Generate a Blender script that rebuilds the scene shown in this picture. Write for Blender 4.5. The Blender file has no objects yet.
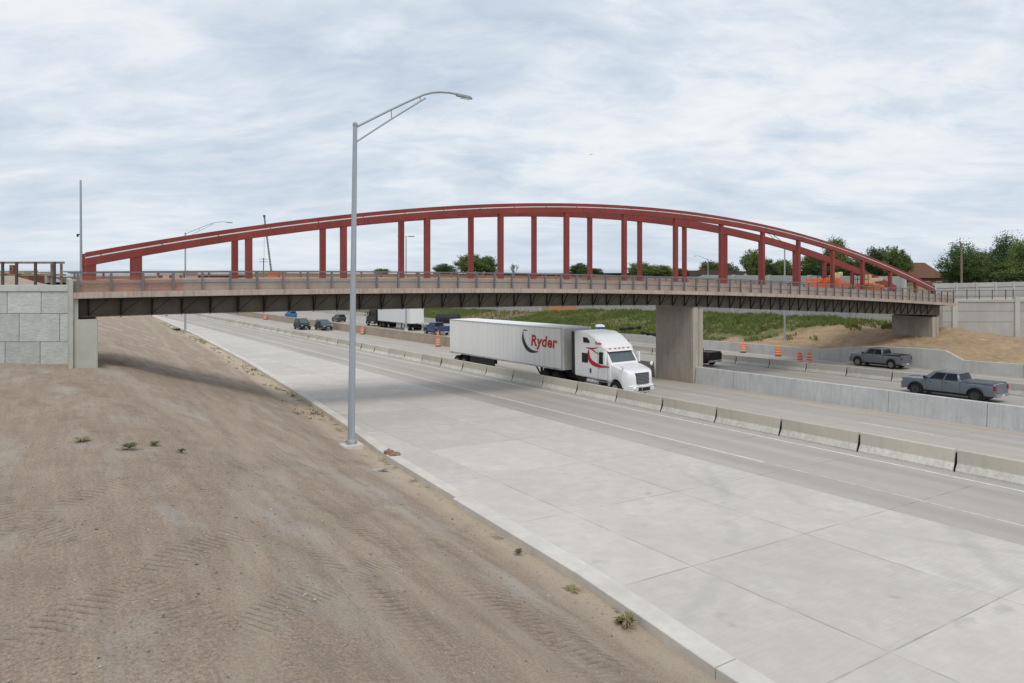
import bpy, bmesh, math, random
from mathutils import Vector, Matrix, noise
random.seed(7)
sc = bpy.context.scene
C = sc.collection
PI = math.pi
rad = math.radians
U = random.uniform

# ------------------------------------------------------------------ terrain profile
# world axes: X runs across the freeway (away from the dirt bank), Y runs along it, camera stands at (0,0,8)
def zr(n, a):
    return 1.608 - .02316*a - .035*min(n, 56.0)
def lerp(x, P):
    if x <= P[0][0]: return P[0][1]
    for (x0, y0), (x1, y1) in zip(P, P[1:]):
        if x <= x1: return y0 + (y1-y0)*(x-x0)/(x1-x0)
    return P[-1][1]
def sstep(a, b, x):
    t = max(0., min(1., (x-a)/(b-a))); return t*t*(3-2*t)
KERB = [(-30,8.2),(0,9.5),(7.5,9.85),(12,10.4),(20,10.85),(25.7,11.2),(32.5,12.04),(45,13.2),(65,14.8),(105,17.1),(167,19.35),(260,22),(420,25)]
def nk(a): return lerp(a, KERB)
def bank(n, a):
    d = max(0., nk(a) - .46 - n)
    z = zr(n, a) - .06 + .30*d*sstep(-.5, 2.5, d)
    cap = 3.60 + 2.7*sstep(44, 75, a) + .55*sstep(20, 0, a)*0
    k = .35
    h = max(0., min(1., .5 + .5*(cap-z)/k/2))
    z = z*h + cap*(1-h) - k*h*(1-h)
    return z
DTOP = [(-10,.35),(20,.25),(24.7,.19),(29.2,.02),(30.6,.72),(33,.70),(36,.55),(38.2,.42),(42.7,-.33),(53,-.58),(60,-.78),(100,-1.72),(170,-3.35),(300,-6.4)]
ZW = [(-10,.3),(20,.4),(34,.75),(43,1.45),(50,1.75),(60,1.6),(80,1.1),(100,.2),(112,-.6),(150,-2.0),(300,-5)]
def fn(x, y, z=0.): return noise.noise(Vector((x, y, z)))
def right_bank(n, a):
    t = (n-66.2)/(81.6-66.2)
    z0 = lerp(a, DTOP) - .12; z1 = lerp(a, ZW)
    z = z0 + (z1-z0)*sstep(0, 1, t)*.6 + (z1-z0)*max(0,min(1,t))*.4
    z += (.22*fn(n*.25, a*.25) + .10*fn(n*.7, a*.7, 3))*min(1, max(0, t)*6)
    if n > 81.6 and a > 44: z = z1
    # loose spoil heap in front of the right wall
    z += .55*math.exp(-((n-81)/5)**2 - ((a-37)/4.0)**2) + .95*math.exp(-((n-74)/3.2)**2-((a-46)/3.5)**2) + (.22*fn(n*1.1,a*1.1,6)+.16*fn(n*2.6,a*2.6,2))*min(1,max(0,t)*8)*(1 if a < 56 else .3)
    if a < 44: z -= .55*sstep(80, 92, n)
    return z

# ------------------------------------------------------------------ node helpers
class NT:
    def __init__(s, m):
        s.t = m.node_tree; s.n = s.t.nodes; s.l = s.t.links
    def new(s, typ, **kw):
        x = s.n.new(typ)
        for k, v in kw.items():
            if k.startswith('i_'):
                key = k[2:].replace('_', ' ')
                x.inputs[key].default_value = v
            else: setattr(x, k, v)
        return x
    def ln(s, a, b): s.l.new(a, b)
    def math(s, op, a, b=None, c=None, clamp=False):
        x = s.new('ShaderNodeMath', operation=op); x.use_clamp = clamp
        for i, v in enumerate((a, b, c)):
            if v is None: continue
            if isinstance(v, (int, float)): x.inputs[i].default_value = v
            else: s.ln(v, x.inputs[i])
        return x.outputs[0]
    def noise(s, vec, scale, detail=4, rough=.55, dist=0.):
        x = s.new('ShaderNodeTexNoise'); x.inputs['Scale'].default_value = scale
        x.inputs['Detail'].default_value = detail; x.inputs['Roughness'].default_value = rough
        x.inputs['Distortion'].default_value = dist
        if vec is not None: s.ln(vec, x.inputs['Vector'])
        return x.outputs[0]
    def ramp(s, fac, stops):
        x = s.new('ShaderNodeValToRGB'); e = x.color_ramp.elements
        while len(e) < len(stops): e.new(.5)
        for q, (p, c) in zip(e, stops):
            q.position = p
            if isinstance(c, (int, float)): c = (c, c, c)
            q.color = (*c[:3], 1)
        s.ln(fac, x.inputs[0]); return x.outputs[0]
    def mix(s, fac, a, b, mode='MIX'):
        x = s.new('ShaderNodeMix', data_type='RGBA', blend_type=mode)
        for i, v in ((0, fac), (6, a), (7, b)):
            if isinstance(v, (int, float)): x.inputs[i].default_value = v
            elif isinstance(v, (tuple, list)): x.inputs[i].default_value = (*v[:3], 1)
            else: s.ln(v, x.inputs[i])
        return x.outputs[2]
    def mapr(s, v, a, b, c=0., d=1.):
        x = s.new('ShaderNodeMapRange'); s.ln(v, x.inputs[0])
        for i, q in enumerate((a, b, c, d)): x.inputs[i+1].default_value = q
        return x.outputs[0]
    def map(s, vec, scale=(1,1,1), rot=(0,0,0), loc=(0,0,0)):
        x = s.new('ShaderNodeMapping'); s.ln(vec, x.inputs[0])
        x.inputs['Scale'].default_value = scale; x.inputs['Rotation'].default_value = rot; x.inputs['Location'].default_value = loc
        return x.outputs[0]
    def bump(s, h, strength=.3, dist=.02, nrm=None):
        x = s.new('ShaderNodeBump'); x.inputs['Strength'].default_value = strength; x.inputs['Distance'].default_value = dist
        s.ln(h, x.inputs['Height'])
        if nrm is not None: s.ln(nrm, x.inputs['Normal'])
        return x.outputs[0]

def newmat(name, rough=.8, metal=0., spec=.3):
    m = bpy.data.materials.new(name); m.use_nodes = True
    N = NT(m); b = N.n['Principled BSDF']
    b.inputs['Roughness'].default_value = rough; b.inputs['Metallic'].default_value = metal
    b.inputs['Specular IOR Level'].default_value = spec
    return m, N, b
def coords(N, kind='Object'):
    if kind == 'World':
        return N.new('ShaderNodeNewGeometry').outputs['Position']
    return N.new('ShaderNodeTexCoord').outputs[kind]

def plain(name, col, rough=.6, metal=0., spec=.4, var=.12, scale=3., bump=.0, rnd=0., coat=0., stretch=(1,1,1), fine=0.):
    m, N, b = newmat(name, rough, metal, spec)
    v = N.map(coords(N), scale=stretch)
    n1 = N.noise(v, scale, 5, .6)
    f = N.mapr(n1, .3, .7, 1-var, 1+var)
    if rnd:
        oi = N.new('ShaderNodeObjectInfo')
        f = N.math('MULTIPLY', f, N.mapr(oi.outputs['Random'], 0, 1, 1-rnd, 1+rnd))
    if fine:
        f = N.math('MULTIPLY', f, N.mapr(N.noise(v, scale*14, 3, .6), .3, .7, 1-fine, 1+fine))
    cc = N.new('ShaderNodeVectorMath', operation='SCALE'); cc.inputs[0].default_value = col; N.ln(f, cc.inputs[3])
    N.ln(cc.outputs[0], b.inputs['Base Color'])
    N.ln(N.mapr(n1, .3, .7, max(0,rough-.07), min(1,rough+.07)), b.inputs['Roughness'])
    if bump: N.ln(N.bump(N.noise(v, scale*10, 4, .65), bump, .02), b.inputs['Normal'])
    if coat: b.inputs['Coat Weight'].default_value = coat; b.inputs['Coat Roughness'].default_value = .08
    return m

def concrete(name, col, stain=(.6,.55,.47), stain_amt=.5, scale=1., rnd=.05, bump=.25, vert=True, split=None, kind='Object'):
    """cast concrete: mottling, vertical run stains, pores"""
    m, N, b = newmat(name, .88, 0, .25)
    v = coords(N, kind)
    big = N.noise(v, .55*scale, 5, .62)
    mid = N.noise(v, 3.2*scale, 5, .65)
    fin = N.noise(v, 38*scale, 3, .7)
    base = N.mix(N.mapr(big, .32, .68), tuple(c*.86 for c in col), tuple(min(.95, c*1.1) for c in col))
    base = N.mix(N.mapr(mid, .35, .75, 0, .35), base, tuple(c*.72 for c in col))
    if stain_amt:
        vs = N.map(v, scale=(2.4*scale, 2.4*scale, .22*scale) if vert else (1.2, .25, 1.2))
        st = N.mapr(N.noise(vs, 1.6, 6, .7), .48, .72, 0, stain_amt)
        base = N.mix(st, base, tuple(c*s for c, s in zip(col, stain)))
    if split:   # (z height, colour above): a band of road film and weathering high on the unit
        z = N.new('ShaderNodeSeparateXYZ'); N.ln(v, z.inputs[0])
        zz = N.math('ADD', z.outputs[2], N.mapr(mid, 0, 1, -.07, .07))
        base = N.mix(N.mapr(zz, split[0]-.03, split[0]+.05, 0, split[2]), base, N.mix(N.mapr(big, .3, .7), split[1], tuple(c*.8 for c in split[1])))
    base = N.mix(N.mapr(fin, .3, .7, 0, .16), base, tuple(c*.6 for c in col))
    oi = N.new('ShaderNodeObjectInfo')
    f = N.mapr(oi.outputs['Random'], 0, 1, 1-rnd, 1+rnd)
    s = N.new('ShaderNodeVectorMath', operation='SCALE'); N.ln(base, s.inputs[0]); N.ln(f, s.inputs[3])
    N.ln(s.outputs[0], b.inputs['Base Color'])
    h = N.math('ADD', N.math('MULTIPLY', fin, .5), mid)
    N.ln(N.bump(h, bump, .015), b.inputs['Normal'])
    return m

M = {}
def mats():
    M['galv'] = plain('galvanised_steel', (.38,.42,.46), .5, .25, .5, .10, 4, 0, 0, 0, (1,1,.15))
    M['arm'] = plain('galvanised_arm', (.33,.36,.38), .5, .5, .5, .08)
    M['dark'] = plain('black_plastic', (.018,.018,.02), .55, 0, .4, .2)
    M['tyre'] = plain('tyre_rubber', (.022,.022,.023), .85, 0, .2, .2)
    M['rim'] = plain('alloy_rim', (.42,.43,.45), .35, .8, .5, .08)
    M['rimdark'] = plain('dark_rim', (.08,.08,.085), .4, .6, .5, .08)
    M['rimgrey'] = plain('grey_rim', (.22,.225,.23), .4, .6, .5, .08)
    M['glass'] = plain('tinted_glass', (.012,.014,.017), .16, 0, .22, .1)
    M['glass2'] = plain('windscreen_glass', (.095,.125,.13), .12, 0, .35, .1)  # reflection put into the colour, hence paler than the other glass
    M['chrome'] = plain('chrome_trim', (.55,.56,.58), .22, .95, .5, .06)
    M['alu'] = plain('aluminium', (.50,.51,.53), .38, .8, .5, .12, 6)
    M['red_lamp'] = plain('red_lens', (.30,.010,.016), .25, 0, .5, .05)
    M['amber'] = plain('amber_lens', (.75,.24,.04), .3, 0, .5, .05)
    M['lens'] = plain('headlight_lens', (.62,.62,.62), .18, .2, .6, .1)
    M['ironred'] = plain('iron_red_paint', (.235,.041,.032), .5, 0, .4, .20, .8, .06, 0, 0, (1,1,.4), .08)
    M['white_strip'] = plain('white_light_strip', (.74,.75,.76), .5, 0, .4, .04)
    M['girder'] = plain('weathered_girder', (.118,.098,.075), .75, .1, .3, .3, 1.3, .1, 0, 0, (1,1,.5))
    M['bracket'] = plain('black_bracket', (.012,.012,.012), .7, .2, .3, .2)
    M['rail'] = plain('rail_steel', (.20,.20,.205), .5, .5, .4, .15, 3)
    M['deck'] = concrete('deck_concrete', (.50,.415,.355), (.52,.40,.33), .9, 2.2)
    M['parapet'] = concrete('parapet_concrete', (.60,.50,.43), (.8,.62,.5), .55)
    M['pier'] = concrete('pier_concrete', (.40,.36,.31), (.62,.58,.52), .7, 1.1)  # besides the stains, shade under the deck is put into this darker base
    M['pier_end'] = concrete('pier_end_concrete', (.50,.455,.39), (.65,.6,.55), .6, 1.1)  # paler copy of the pier concrete, with the lit end painted in
    M['abut'] = concrete('abutment_concrete', (.53,.53,.475), (.8,.77,.68), .35, 1.0)
    M['cap'] = concrete('coping_concrete', (.56,.58,.55), (.75,.72,.68), .35)
    M['barrierA'] = concrete('weathered_barrier', (.63,.61,.56), (.62,.57,.48), .85, 1.8, .10, .4, True, (.31, (.57,.525,.43), .75))
    M['barrierC'] = concrete('grey_barrier', (.53,.51,.465), (.62,.58,.5), .8, 1.6, .10, .35, True, (.34, (.47,.44,.38), .5))
    M['barrierB'] = concrete('new_cast_wall', (.58,.585,.58), (.68,.68,.68), .75, 1.3, .02, .25)
    M['barrierO'] = concrete('old_median_wall', (.42,.355,.28), (.7,.62,.5), .6, 1.0)
    M['wallD'] = concrete('ramp_wall', (.54,.535,.51), (.7,.66,.6), .55, .8)
    M['kerb'] = concrete('kerb_concrete', (.66,.625,.57), (.8,.74,.66), .4, 1.5, 0, .25, False)
    M['noisewall'] = concrete('noise_wall_concrete', (.47,.465,.44), (.82,.8,.76), .45, .5)
    M['noisepost'] = concrete('noise_post_concrete', (.53,.53,.50), (.85,.83,.8), .3, .5)
    M['wood'] = plain('raw_timber', (.27,.21,.15), .85, 0, .2, .25, 5, .15, .1, 0, (1,1,1))
    M['wood_dark'] = plain('grey_timber', (.10,.085,.075), .85, 0, .2, .25, 5, .15)
    M['orange'] = plain('orange_plastic', (.95,.155,.02), .5, 0, .4, .08)
    M['orange2'] = plain('orange_paint', (.72,.16,.04), .4, 0, .4, .08)
    M['white_ref'] = plain('white_reflective', (.70,.66,.62), .5, 0, .4, .06)
    M['cream'] = plain('cream_paint', (.62,.52,.27), .4, 0, .4, .08)
    M['white'] = plain('white_truck_paint', (.83,.84,.85), .3, 0, .5, .008, .8, 0, 0, .4)
    M['trailer'] = plain('white_trailer_skin', (.84,.835,.81), .45, 0, .45, .03, 1.2, 0, 0, 0, (1,1,.3))
    M['trailer2'] = plain('white_trailer_skin_far', (.78,.79,.80), .45, 0, .4, .04)
    M['trfront'] = plain('trailer_nose_skin', (.56,.55,.51), .5, 0, .4, .06)
    M['blackpaint'] = plain('black_truck_paint', (.012,.012,.014), .4, 0, .3, .1, 2, 0, 0, .1)
    M['greypaint'] = plain('grey_blue_metallic', (.165,.19,.225), .33, .4, .5, .04, 2, 0, 0, .6)
    M['greypaint2'] = plain('satin_grey_metallic', (.155,.17,.19), .38, .4, .5, .05, 2, 0, 0, .5)
    M['cover'] = plain('bed_cover', (.085,.092,.10), .6, 0, .3, .1)
    M['silver'] = plain('silver_paint', (.45,.47,.50), .3, .3, .5, .05, 2, 0, 0, .5)
    M['charcoal'] = plain('charcoal_paint', (.035,.042,.05), .3, .2, .5, .1, 2, 0, 0, .5)
    M['bluepaint'] = plain('blue_paint', (.018,.07,.17), .3, .2, .5, .1, 2, 0, 0, .5)
    M['bluebright'] = plain('bright_blue', (.02,.16,.42), .5, 0, .4, .1)
    M['whiteroof'] = plain('white_plastic', (.72,.74,.76), .5, 0, .4, .05)
    M['swoosh'] = plain('red_decal', (.50,.012,.03), .4, 0, .4, .03)
    M['swooshdark'] = plain('black_decal', (.02,.02,.022), .45, 0, .4, .05)
    M['red_text'] = plain('red_lettering', (.52,.012,.022), .4, 0, .4, .03)
    M['plate'] = plain('plate_white', (.62,.62,.60), .5, 0, .4, .05)
    M['bark'] = plain('bark', (.075,.058,.042), .95, 0, .1, .3, 6, .4)
    M['roof_brown'] = plain('brown_shingle', (.16,.085,.06), .9, 0, .15, .2, 2, .2, 0, 0, (1,1,6))
    M['roof_dark'] = plain('dark_shingle', (.055,.038,.034), .9, 0, .15, .2, 2, .2)
    M['roof_grey'] = plain('grey_shingle', (.085,.085,.09), .9, 0, .15, .2, 2, .2)
    M['siding'] = plain('pale_siding', (.52,.50,.46), .8, 0, .2, .06, 1, .1, 0, 0, (.2,.2,8))
    M['brick'] = plain('red_brick', (.20,.075,.05), .9, 0, .15, .2, 6, .2)
    M['tan'] = plain('tan_block', (.40,.33,.25), .9, 0, .15, .15, 3, .1)
    M['pane'] = plain('window_pane', (.03,.035,.04), .15, 0, .5, .1)
    M['pipe'] = plain('black_pipe', (.03,.03,.035), .6, 0, .3, .3, 8, .3)
    M['tarp'] = plain('black_silt_cloth', (.025,.025,.025), .8, 0, .2, .4, 5, .4)
    M['clod'] = plain('dry_clod', (.27,.19,.125), .95, 0, .1, .3, 14, .6)
    M['rubble'] = plain('rubble_chunk', (.40,.37,.33), .9, 0, .1, .2, 14, .5)
    M['teal'] = plain('teal_plastic', (.02,.20,.20), .5, 0, .4, .08)
    M['craneblack'] = plain('crane_steel', (.12,.13,.145), .6, .4, .4, .2)
    M['bird'] = plain('bird_feathers', (.10,.10,.11), .8, 0, .2, .2)
    # mesh infill of the bridge rail / orange safety net: open weave
    def weave(name, col, cover, cell):
        m, N, b = newmat(name, .7, .1, .3)
        b.inputs['Base Color'].default_value = (*col, 1)
        v = coords(N); sp = N.new('ShaderNodeSeparateXYZ'); N.ln(v, sp.inputs[0])
        fx = N.math('FRACT', N.math('MULTIPLY', sp.outputs[0], 1/cell)); fz = N.math('FRACT', N.math('MULTIPLY', sp.outputs[2], 1/cell))
        w = 1-math.sqrt(1-cover)
        a = N.math('MAXIMUM', N.math('LESS_THAN', fx, w), N.math('LESS_THAN', fz, w))
        N.ln(a, b.inputs['Alpha'])
        return m
    M['mesh'] = weave('rail_mesh', (.34,.30,.27), .13, .05)
    M['net'] = weave('orange_net', (.78,.20,.09), .5, .06)
    M['net3'] = weave('pale_orange_net', (.72,.23,.12), .28, .06)
    M['net2'] = weave('faded_orange_net', (.42,.17,.10), .68, .06)
    # tree leaves
    def leaf(name, col):
        m, N, b = newmat(name, .6, 0, .25)
        oi = N.new('ShaderNodeObjectInfo')
        v = coords(N, 'World')
        f = N.mapr(N.noise(v, .7, 4, .6), .3, .7)
        c = N.mix(f, tuple(x*.62 for x in col), tuple(x*1.35 for x in col))
        s = N.new('ShaderNodeVectorMath', operation='SCALE'); N.ln(c, s.inputs[0]); N.ln(N.mapr(oi.outputs['Random'], 0, 1, .8, 1.2), s.inputs[3])
        N.ln(s.outputs[0], b.inputs['Base Color'])
        tr = N.new('ShaderNodeBsdfTranslucent'); N.ln(s.outputs[0], tr.inputs[0])
        ms = N.new('ShaderNodeMixShader'); ms.inputs[0].default_value = .3
        N.ln(b.outputs[0], ms.inputs[1]); N.ln(tr.outputs[0], ms.inputs[2])
        N.ln(ms.outputs[0], N.n['Material Output'].inputs['Surface'])
        return m
    M['leaf'] = leaf('leaves_mid_green', (.145,.195,.065))
    M['leaf_dark'] = leaf('leaves_dark_green', (.090,.140,.050))
    M['leaf_yellow'] = leaf('leaves_yellow_green', (.165,.21,.06))
    M['grass'] = leaf('grass_blades', (.165,.205,.058))
    M['weed'] = leaf('weed_leaves', (.14,.16,.06))
    M['drygrass'] = leaf('dry_grass', (.30,.26,.14))
mats()

def line_band(N, coord, centre, half, soft=.01):
    d = N.math('ABSOLUTE', N.math('SUBTRACT', coord, centre))
    return N.mapr(d, half+soft, half, 0, 1)

def mat_shoulder():
    """broom-finished slabs 4.4 m wide and 4.6 m long, sawn joints, faint tyre scuffs"""
    m, N, b = newmat('new_shoulder_concrete', .85, 0, .25)
    v = coords(N, 'World'); sp = N.new('ShaderNodeSeparateXYZ'); N.ln(v, sp.inputs[0]); x, y = sp.outputs[0], sp.outputs[1]
    u = N.math('MULTIPLY', N.math('SUBTRACT', x, 12.75), 1/4.45); w = N.math('MULTIPLY', N.math('SUBTRACT', y, 2.15), 1/4.72)
    iu = N.math('FLOOR', u); iw = N.math('FLOOR', w)
    cb = N.new('ShaderNodeCombineXYZ'); N.ln(iu, cb.inputs[0]); N.ln(iw, cb.inputs[1])
    wn = N.new('ShaderNodeTexWhiteNoise', noise_dimensions='2D'); N.ln(cb.outputs[0], wn.inputs[0])
    big = N.noise(v, .35, 5, .6); mid = N.noise(v, 2.0, 6, .65); fine = N.noise(v, 45, 3, .7)
    brush = N.noise(N.map(v, (.5, 9, 1), (0,0,.1)), 2.2, 5, .7)
    c = N.mix(N.mapr(big, .3, .7), (.56,.52,.48), (.685,.64,.59))
    c = N.mix(N.mapr(mid, .36, .62, 0, .6), c, (.50,.462,.425))
    c = N.mix(N.mapr(brush, .38, .66, 0, .42), c, (.47,.44,.41))
    c = N.mix(N.mapr(fine, .3, .7, 0, .22), c, (.38,.365,.34))
    s = N.new('ShaderNodeVectorMath', operation='SCALE'); N.ln(c, s.inputs[0]); N.ln(N.mapr(wn.outputs[0], 0, 1, 0.94, 1.05), s.inputs[3])
    c = s.outputs[0]
    # curved rubber scuffs
    for (cx, cy, R_, wd, amt) in ((33, -6, 19.5, .3, .12), (33.6, -6.2, 17.6, .3, .12), (2, 30, 22, .25, .13), (40, 2, 23.2, .3, .08), (28,14,9.5,.2,.10)):
        dx = N.math('SUBTRACT', x, cx); dy = N.math('SUBTRACT', y, cy)
        r = N.math('SQRT', N.math('ADD', N.math('MULTIPLY', dx, dx), N.math('MULTIPLY', dy, dy)))
        bnd = N.mapr(N.math('ABSOLUTE', N.math('SUBTRACT', r, R_)), wd*1.3, wd*.4, 0, 1)
        msk = N.math('MULTIPLY', bnd, N.mapr(N.noise(v, .3, 4, .6), .36, .56, 0, amt*1.5))
        c = N.mix(msk, c, (.25,.245,.24))
    # small dark oil / footprints
    sp2 = N.mapr(N.noise(N.map(v, (1,1,1), (0,0,0), (5,3,0)), 1.4, 2, .4), .70, .76, 0, .30)
    c = N.mix(sp2, c, (.30,.285,.27))
    # joints
    wob = N.mapr(N.noise(v, 1.2, 2, .5), 0, 1, -.004, .004)
    fu = N.math('ABSOLUTE', N.math('SUBTRACT', N.math('FRACT', N.math('ADD', N.math('ADD', u, wob), .5)), .5))
    fw = N.math('ABSOLUTE', N.math('SUBTRACT', N.math('FRACT', N.math('ADD', N.math('ADD', w, N.math('MULTIPLY', wob, .4)), .5)), .5))
    ju = N.mapr(fu, .0065, .0025, 0, 1); jw = N.mapr(fw, .0055, .002, 0, 1)
    brk = N.mapr(N.noise(v, .9, 3, .6), .38, .58, .25, 1)
    j = N.math('MULTIPLY', N.math('MAXIMUM', ju, jw), brk)
    c = N.mix(N.math('MULTIPLY', j, .6), c, (.20,.185,.17))
    N.ln(c, b.inputs['Base Color'])
    h = N.math('SUBTRACT', N.math('ADD', N.math('MULTIPLY', fine, .3), N.math('MULTIPLY', brush, .4)), N.math('MULTIPLY', j, 1.2))
    N.ln(N.bump(h, .25, .01), b.inputs['Normal'])
    return m

def mat_lane(name, base, lanes, period, off, far=False):
    """older trafficked pavement with wheel paths, joints and film"""
    m, N, b = newmat(name, .8, 0, .3)
    v = coords(N, 'World'); sp = N.new('ShaderNodeSeparateXYZ'); N.ln(v, sp.inputs[0]); x, y = sp.outputs[0], sp.outputs[1]
    big = N.noise(N.map(v, (1,.15,1)), .5, 5, .6); mid = N.noise(v, 2.2, 5, .65); fine = N.noise(v, 40, 3, .7)
    c = N.mix(N.mapr(big, .3, .7), tuple(k*.88 for k in base), tuple(k*1.1 for k in base))
    c = N.mix(N.mapr(mid, .35, .75, 0, .35), c, tuple(k*.8 for k in base))
    c = N.mix(N.mapr(fine, .3, .7, 0, .25), c, tuple(k*.62 for k in base))
    for q in lanes:
        bd = line_band(N, x, q, .22, .45)
        c = N.mix(N.math('MULTIPLY', bd, N.mapr(N.noise(N.map(v, (1,.08,1)), 1.2, 4, .6), .3, .6, .12, .42)), c, tuple(k*.70 for k in base))
    w = N.math('MULTIPLY', N.math('SUBTRACT', y, off), 1/period)
    fw = N.math('ABSOLUTE', N.math('SUBTRACT', N.math('FRACT', N.math('ADD', w, .5)), .5))
    jw = N.math('MULTIPLY', N.mapr(fw, .005, .002, 0, 1), N.mapr(N.noise(v, .8, 3, .6), .4, .6, .15, .75))
    c = N.mix(jw, c, (.13,.12,.11))
    N.ln(c, b.inputs['Base Color'])
    N.ln(N.bump(fine, .2, .008), b.inputs['Normal'])
    return m

def mat_paint(name, col, wear):
    m, N, b = newmat(name, .7, 0, .3)
    v = coords(N, 'World')
    w = N.mapr(N.noise(v, 3.5, 6, .75), .42, .62, 0, wear)
    c = N.mix(w, col, (.40,.375,.35)); N.ln(c, b.inputs['Base Color']); return m

def mat_dirt():
    m, N, b = newmat('graded_dirt', .95, 0, .12)
    v = coords(N, 'World'); sp = N.new('ShaderNodeSeparateXYZ'); N.ln(v, sp.inputs[0]); x, y = sp.outputs[0], sp.outputs[1]
    flat = N.new('ShaderNodeCombineXYZ'); N.ln(x, flat.inputs[0]); N.ln(y, flat.inputs[1]); v = flat.outputs[0]
    big = N.noise(v, .18, 5, .6); mid = N.noise(v, 1.3, 6, .68); fin = N.noise(v, 14, 5, .75); grit = N.noise(v, 60, 2, .8)
    c = N.mix(N.mapr(big, .3, .7), (0.386,0.289,0.198), (0.512,0.397,0.282))
    c = N.mix(N.mapr(mid, .34, .66, 0, .7), c, (0.326,0.247,0.176))
    c = N.mix(N.mapr(fin, .42, .66, 0, .7), c, (0.193,0.146,0.103))
    sk = N.noise(N.map(v, (1,.10,1), (0,0,.08)), 3.2, 6, .7)
    c = N.mix(N.mapr(sk, .42, .66, 0, .42), c, (.215,.165,.118))
    sk2 = N.noise(N.map(v, (1,.14,1), (0,0,-.2)), 2.3, 6, .7)
    c = N.mix(N.mapr(sk2, .50, .70, 0, .5), c, (.47,.375,.28))
    c = N.mix(N.mapr(grit, .52, .72, 0, .45), c, (.17,.13,.095))
    c = N.mix(N.mapr(grit, .44, .30, 0, .30), c, (.52,.44,.35))
    mg = N.noise(v, 26, 4, .8)
    c = N.mix(N.mapr(mg, .50, .62, 0, .65), c, (.20,.15,.11))
    c = N.mix(N.mapr(mg, .46, .36, 0, .35), c, (.56,.47,.37))
    # grey crushed stone swaths
    gs = N.mapr(N.noise(N.map(v, (1,.35,1), (0,0,.25)), .55, 5, .65), .52, .66, 0, .55)
    c = N.mix(gs, c, (0.439,0.390,0.330))
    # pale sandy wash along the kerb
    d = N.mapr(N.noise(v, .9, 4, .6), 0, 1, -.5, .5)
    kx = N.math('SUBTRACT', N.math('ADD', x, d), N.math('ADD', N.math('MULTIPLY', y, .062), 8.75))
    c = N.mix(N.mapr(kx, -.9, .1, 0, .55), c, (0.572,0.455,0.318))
    # pebbles
    vo = N.new('ShaderNodeTexVoronoi', feature='F1'); vo.inputs['Scale'].default_value = 9; N.ln(v, vo.inputs['Vector'])
    pm = N.math('MULTIPLY', N.math('LESS_THAN', vo.outputs['Distance'], .17), N.math('GREATER_THAN', N.noise(v, 3.1, 2, .5), .50))
    pc = N.mix(N.math('FRACT', N.math('MULTIPLY', vo.outputs['Distance'], 97)), (0.559,0.494,0.396), (0.173,0.137,0.108))
    c = N.mix(N.math('MULTIPLY', pm, .7), c, pc)
    # tracked-machine cleat prints: ladders of short ridges on several passes
    hsum = None
    for ang, pos, wid, per, wx in ((.80,-7.35,.24,.15,.12),(.80,-5.15,.24,.15,.12),(-.28,7.1,.24,.15,.15),(-.28,9.2,.24,.15,.15),(-.35,4.8,.24,.16,.2),(-.35,2.7,.24,.16,.2),(.80,-10.9,.24,.15,.2),(.06,6.2,.22,.16,.3),(-.1,8.6,.2,.16,.3)):
        rv = N.map(v, (1,1,1), (0,0,ang)); rs = N.new('ShaderNodeSeparateXYZ'); N.ln(rv, rs.inputs[0])
        wob = N.mapr(N.noise(v, .12, 2, .5), 0, 1, -wx*2, wx*2)
        bd = line_band(N, N.math('ADD', rs.outputs[0], wob), pos, wid, .12)
        ph = N.math('ADD', N.math('MULTIPLY', rs.outputs[1], 2*PI/per), N.mapr(N.noise(v, .5, 2, .5), 0, 1, -3, 3))
        rg = N.mapr(N.math('SINE', ph), .15, .85, 0, 1)
        brk = N.math('MULTIPLY', N.mapr(N.noise(v, .45, 4, .65), .40, .56, 0, 1), N.mapr(N.noise(v, 2.6, 4, .7), .38, .56, .25, 1))
        t = N.math('MULTIPLY', N.math('MULTIPLY', bd, rg), brk)
        hsum = t if hsum is None else N.math('MAXIMUM', hsum, t)
    # broad wheel ruts along the bank
    rut = None
    for ang, pos in ((.07, 3.4), (.07, 5.6), (.07, 8.3), (-.12, 6.6), (-.12, 9.1), (.2, .3)):
        rv = N.map(v, (1,1,1), (0,0,ang)); rs = N.new('ShaderNodeSeparateXYZ'); N.ln(rv, rs.inputs[0])
        wob = N.mapr(N.noise(v, .1, 2, .5), 0, 1, -1.2, 1.2)
        bd = line_band(N, N.math('ADD', rs.outputs[0], wob), pos, .16, .2)
        rut = bd if rut is None else N.math('MAXIMUM', rut, bd)
    c = N.mix(N.math('MULTIPLY', hsum, .34), c, (0.166,0.122,0.084))
    c = N.mix(N.math('MULTIPLY', rut, .28), c, (0.452,0.364,0.264))
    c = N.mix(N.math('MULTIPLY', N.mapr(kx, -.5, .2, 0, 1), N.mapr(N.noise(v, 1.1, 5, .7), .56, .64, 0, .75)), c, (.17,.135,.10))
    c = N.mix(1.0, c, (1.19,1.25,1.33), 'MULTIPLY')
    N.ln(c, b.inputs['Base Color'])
    h = N.math('ADD', N.math('MULTIPLY', fin, .8), N.math('MULTIPLY', mid, 1.2))
    h = N.math('ADD', h, N.math('MULTIPLY', mg, .35))
    h = N.math('SUBTRACT', h, N.math('MULTIPLY', hsum, .7)); h = N.math('SUBTRACT', h, N.math('MULTIPLY', rut, .35))
    h = N.math('ADD', h, N.math('MULTIPLY', grit, .2)); h = N.math('ADD', h, N.math('MULTIPLY', pm, .35))
    N.ln(N.bump(h, .9, .08), b.inputs['Normal'])
    return m

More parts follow.
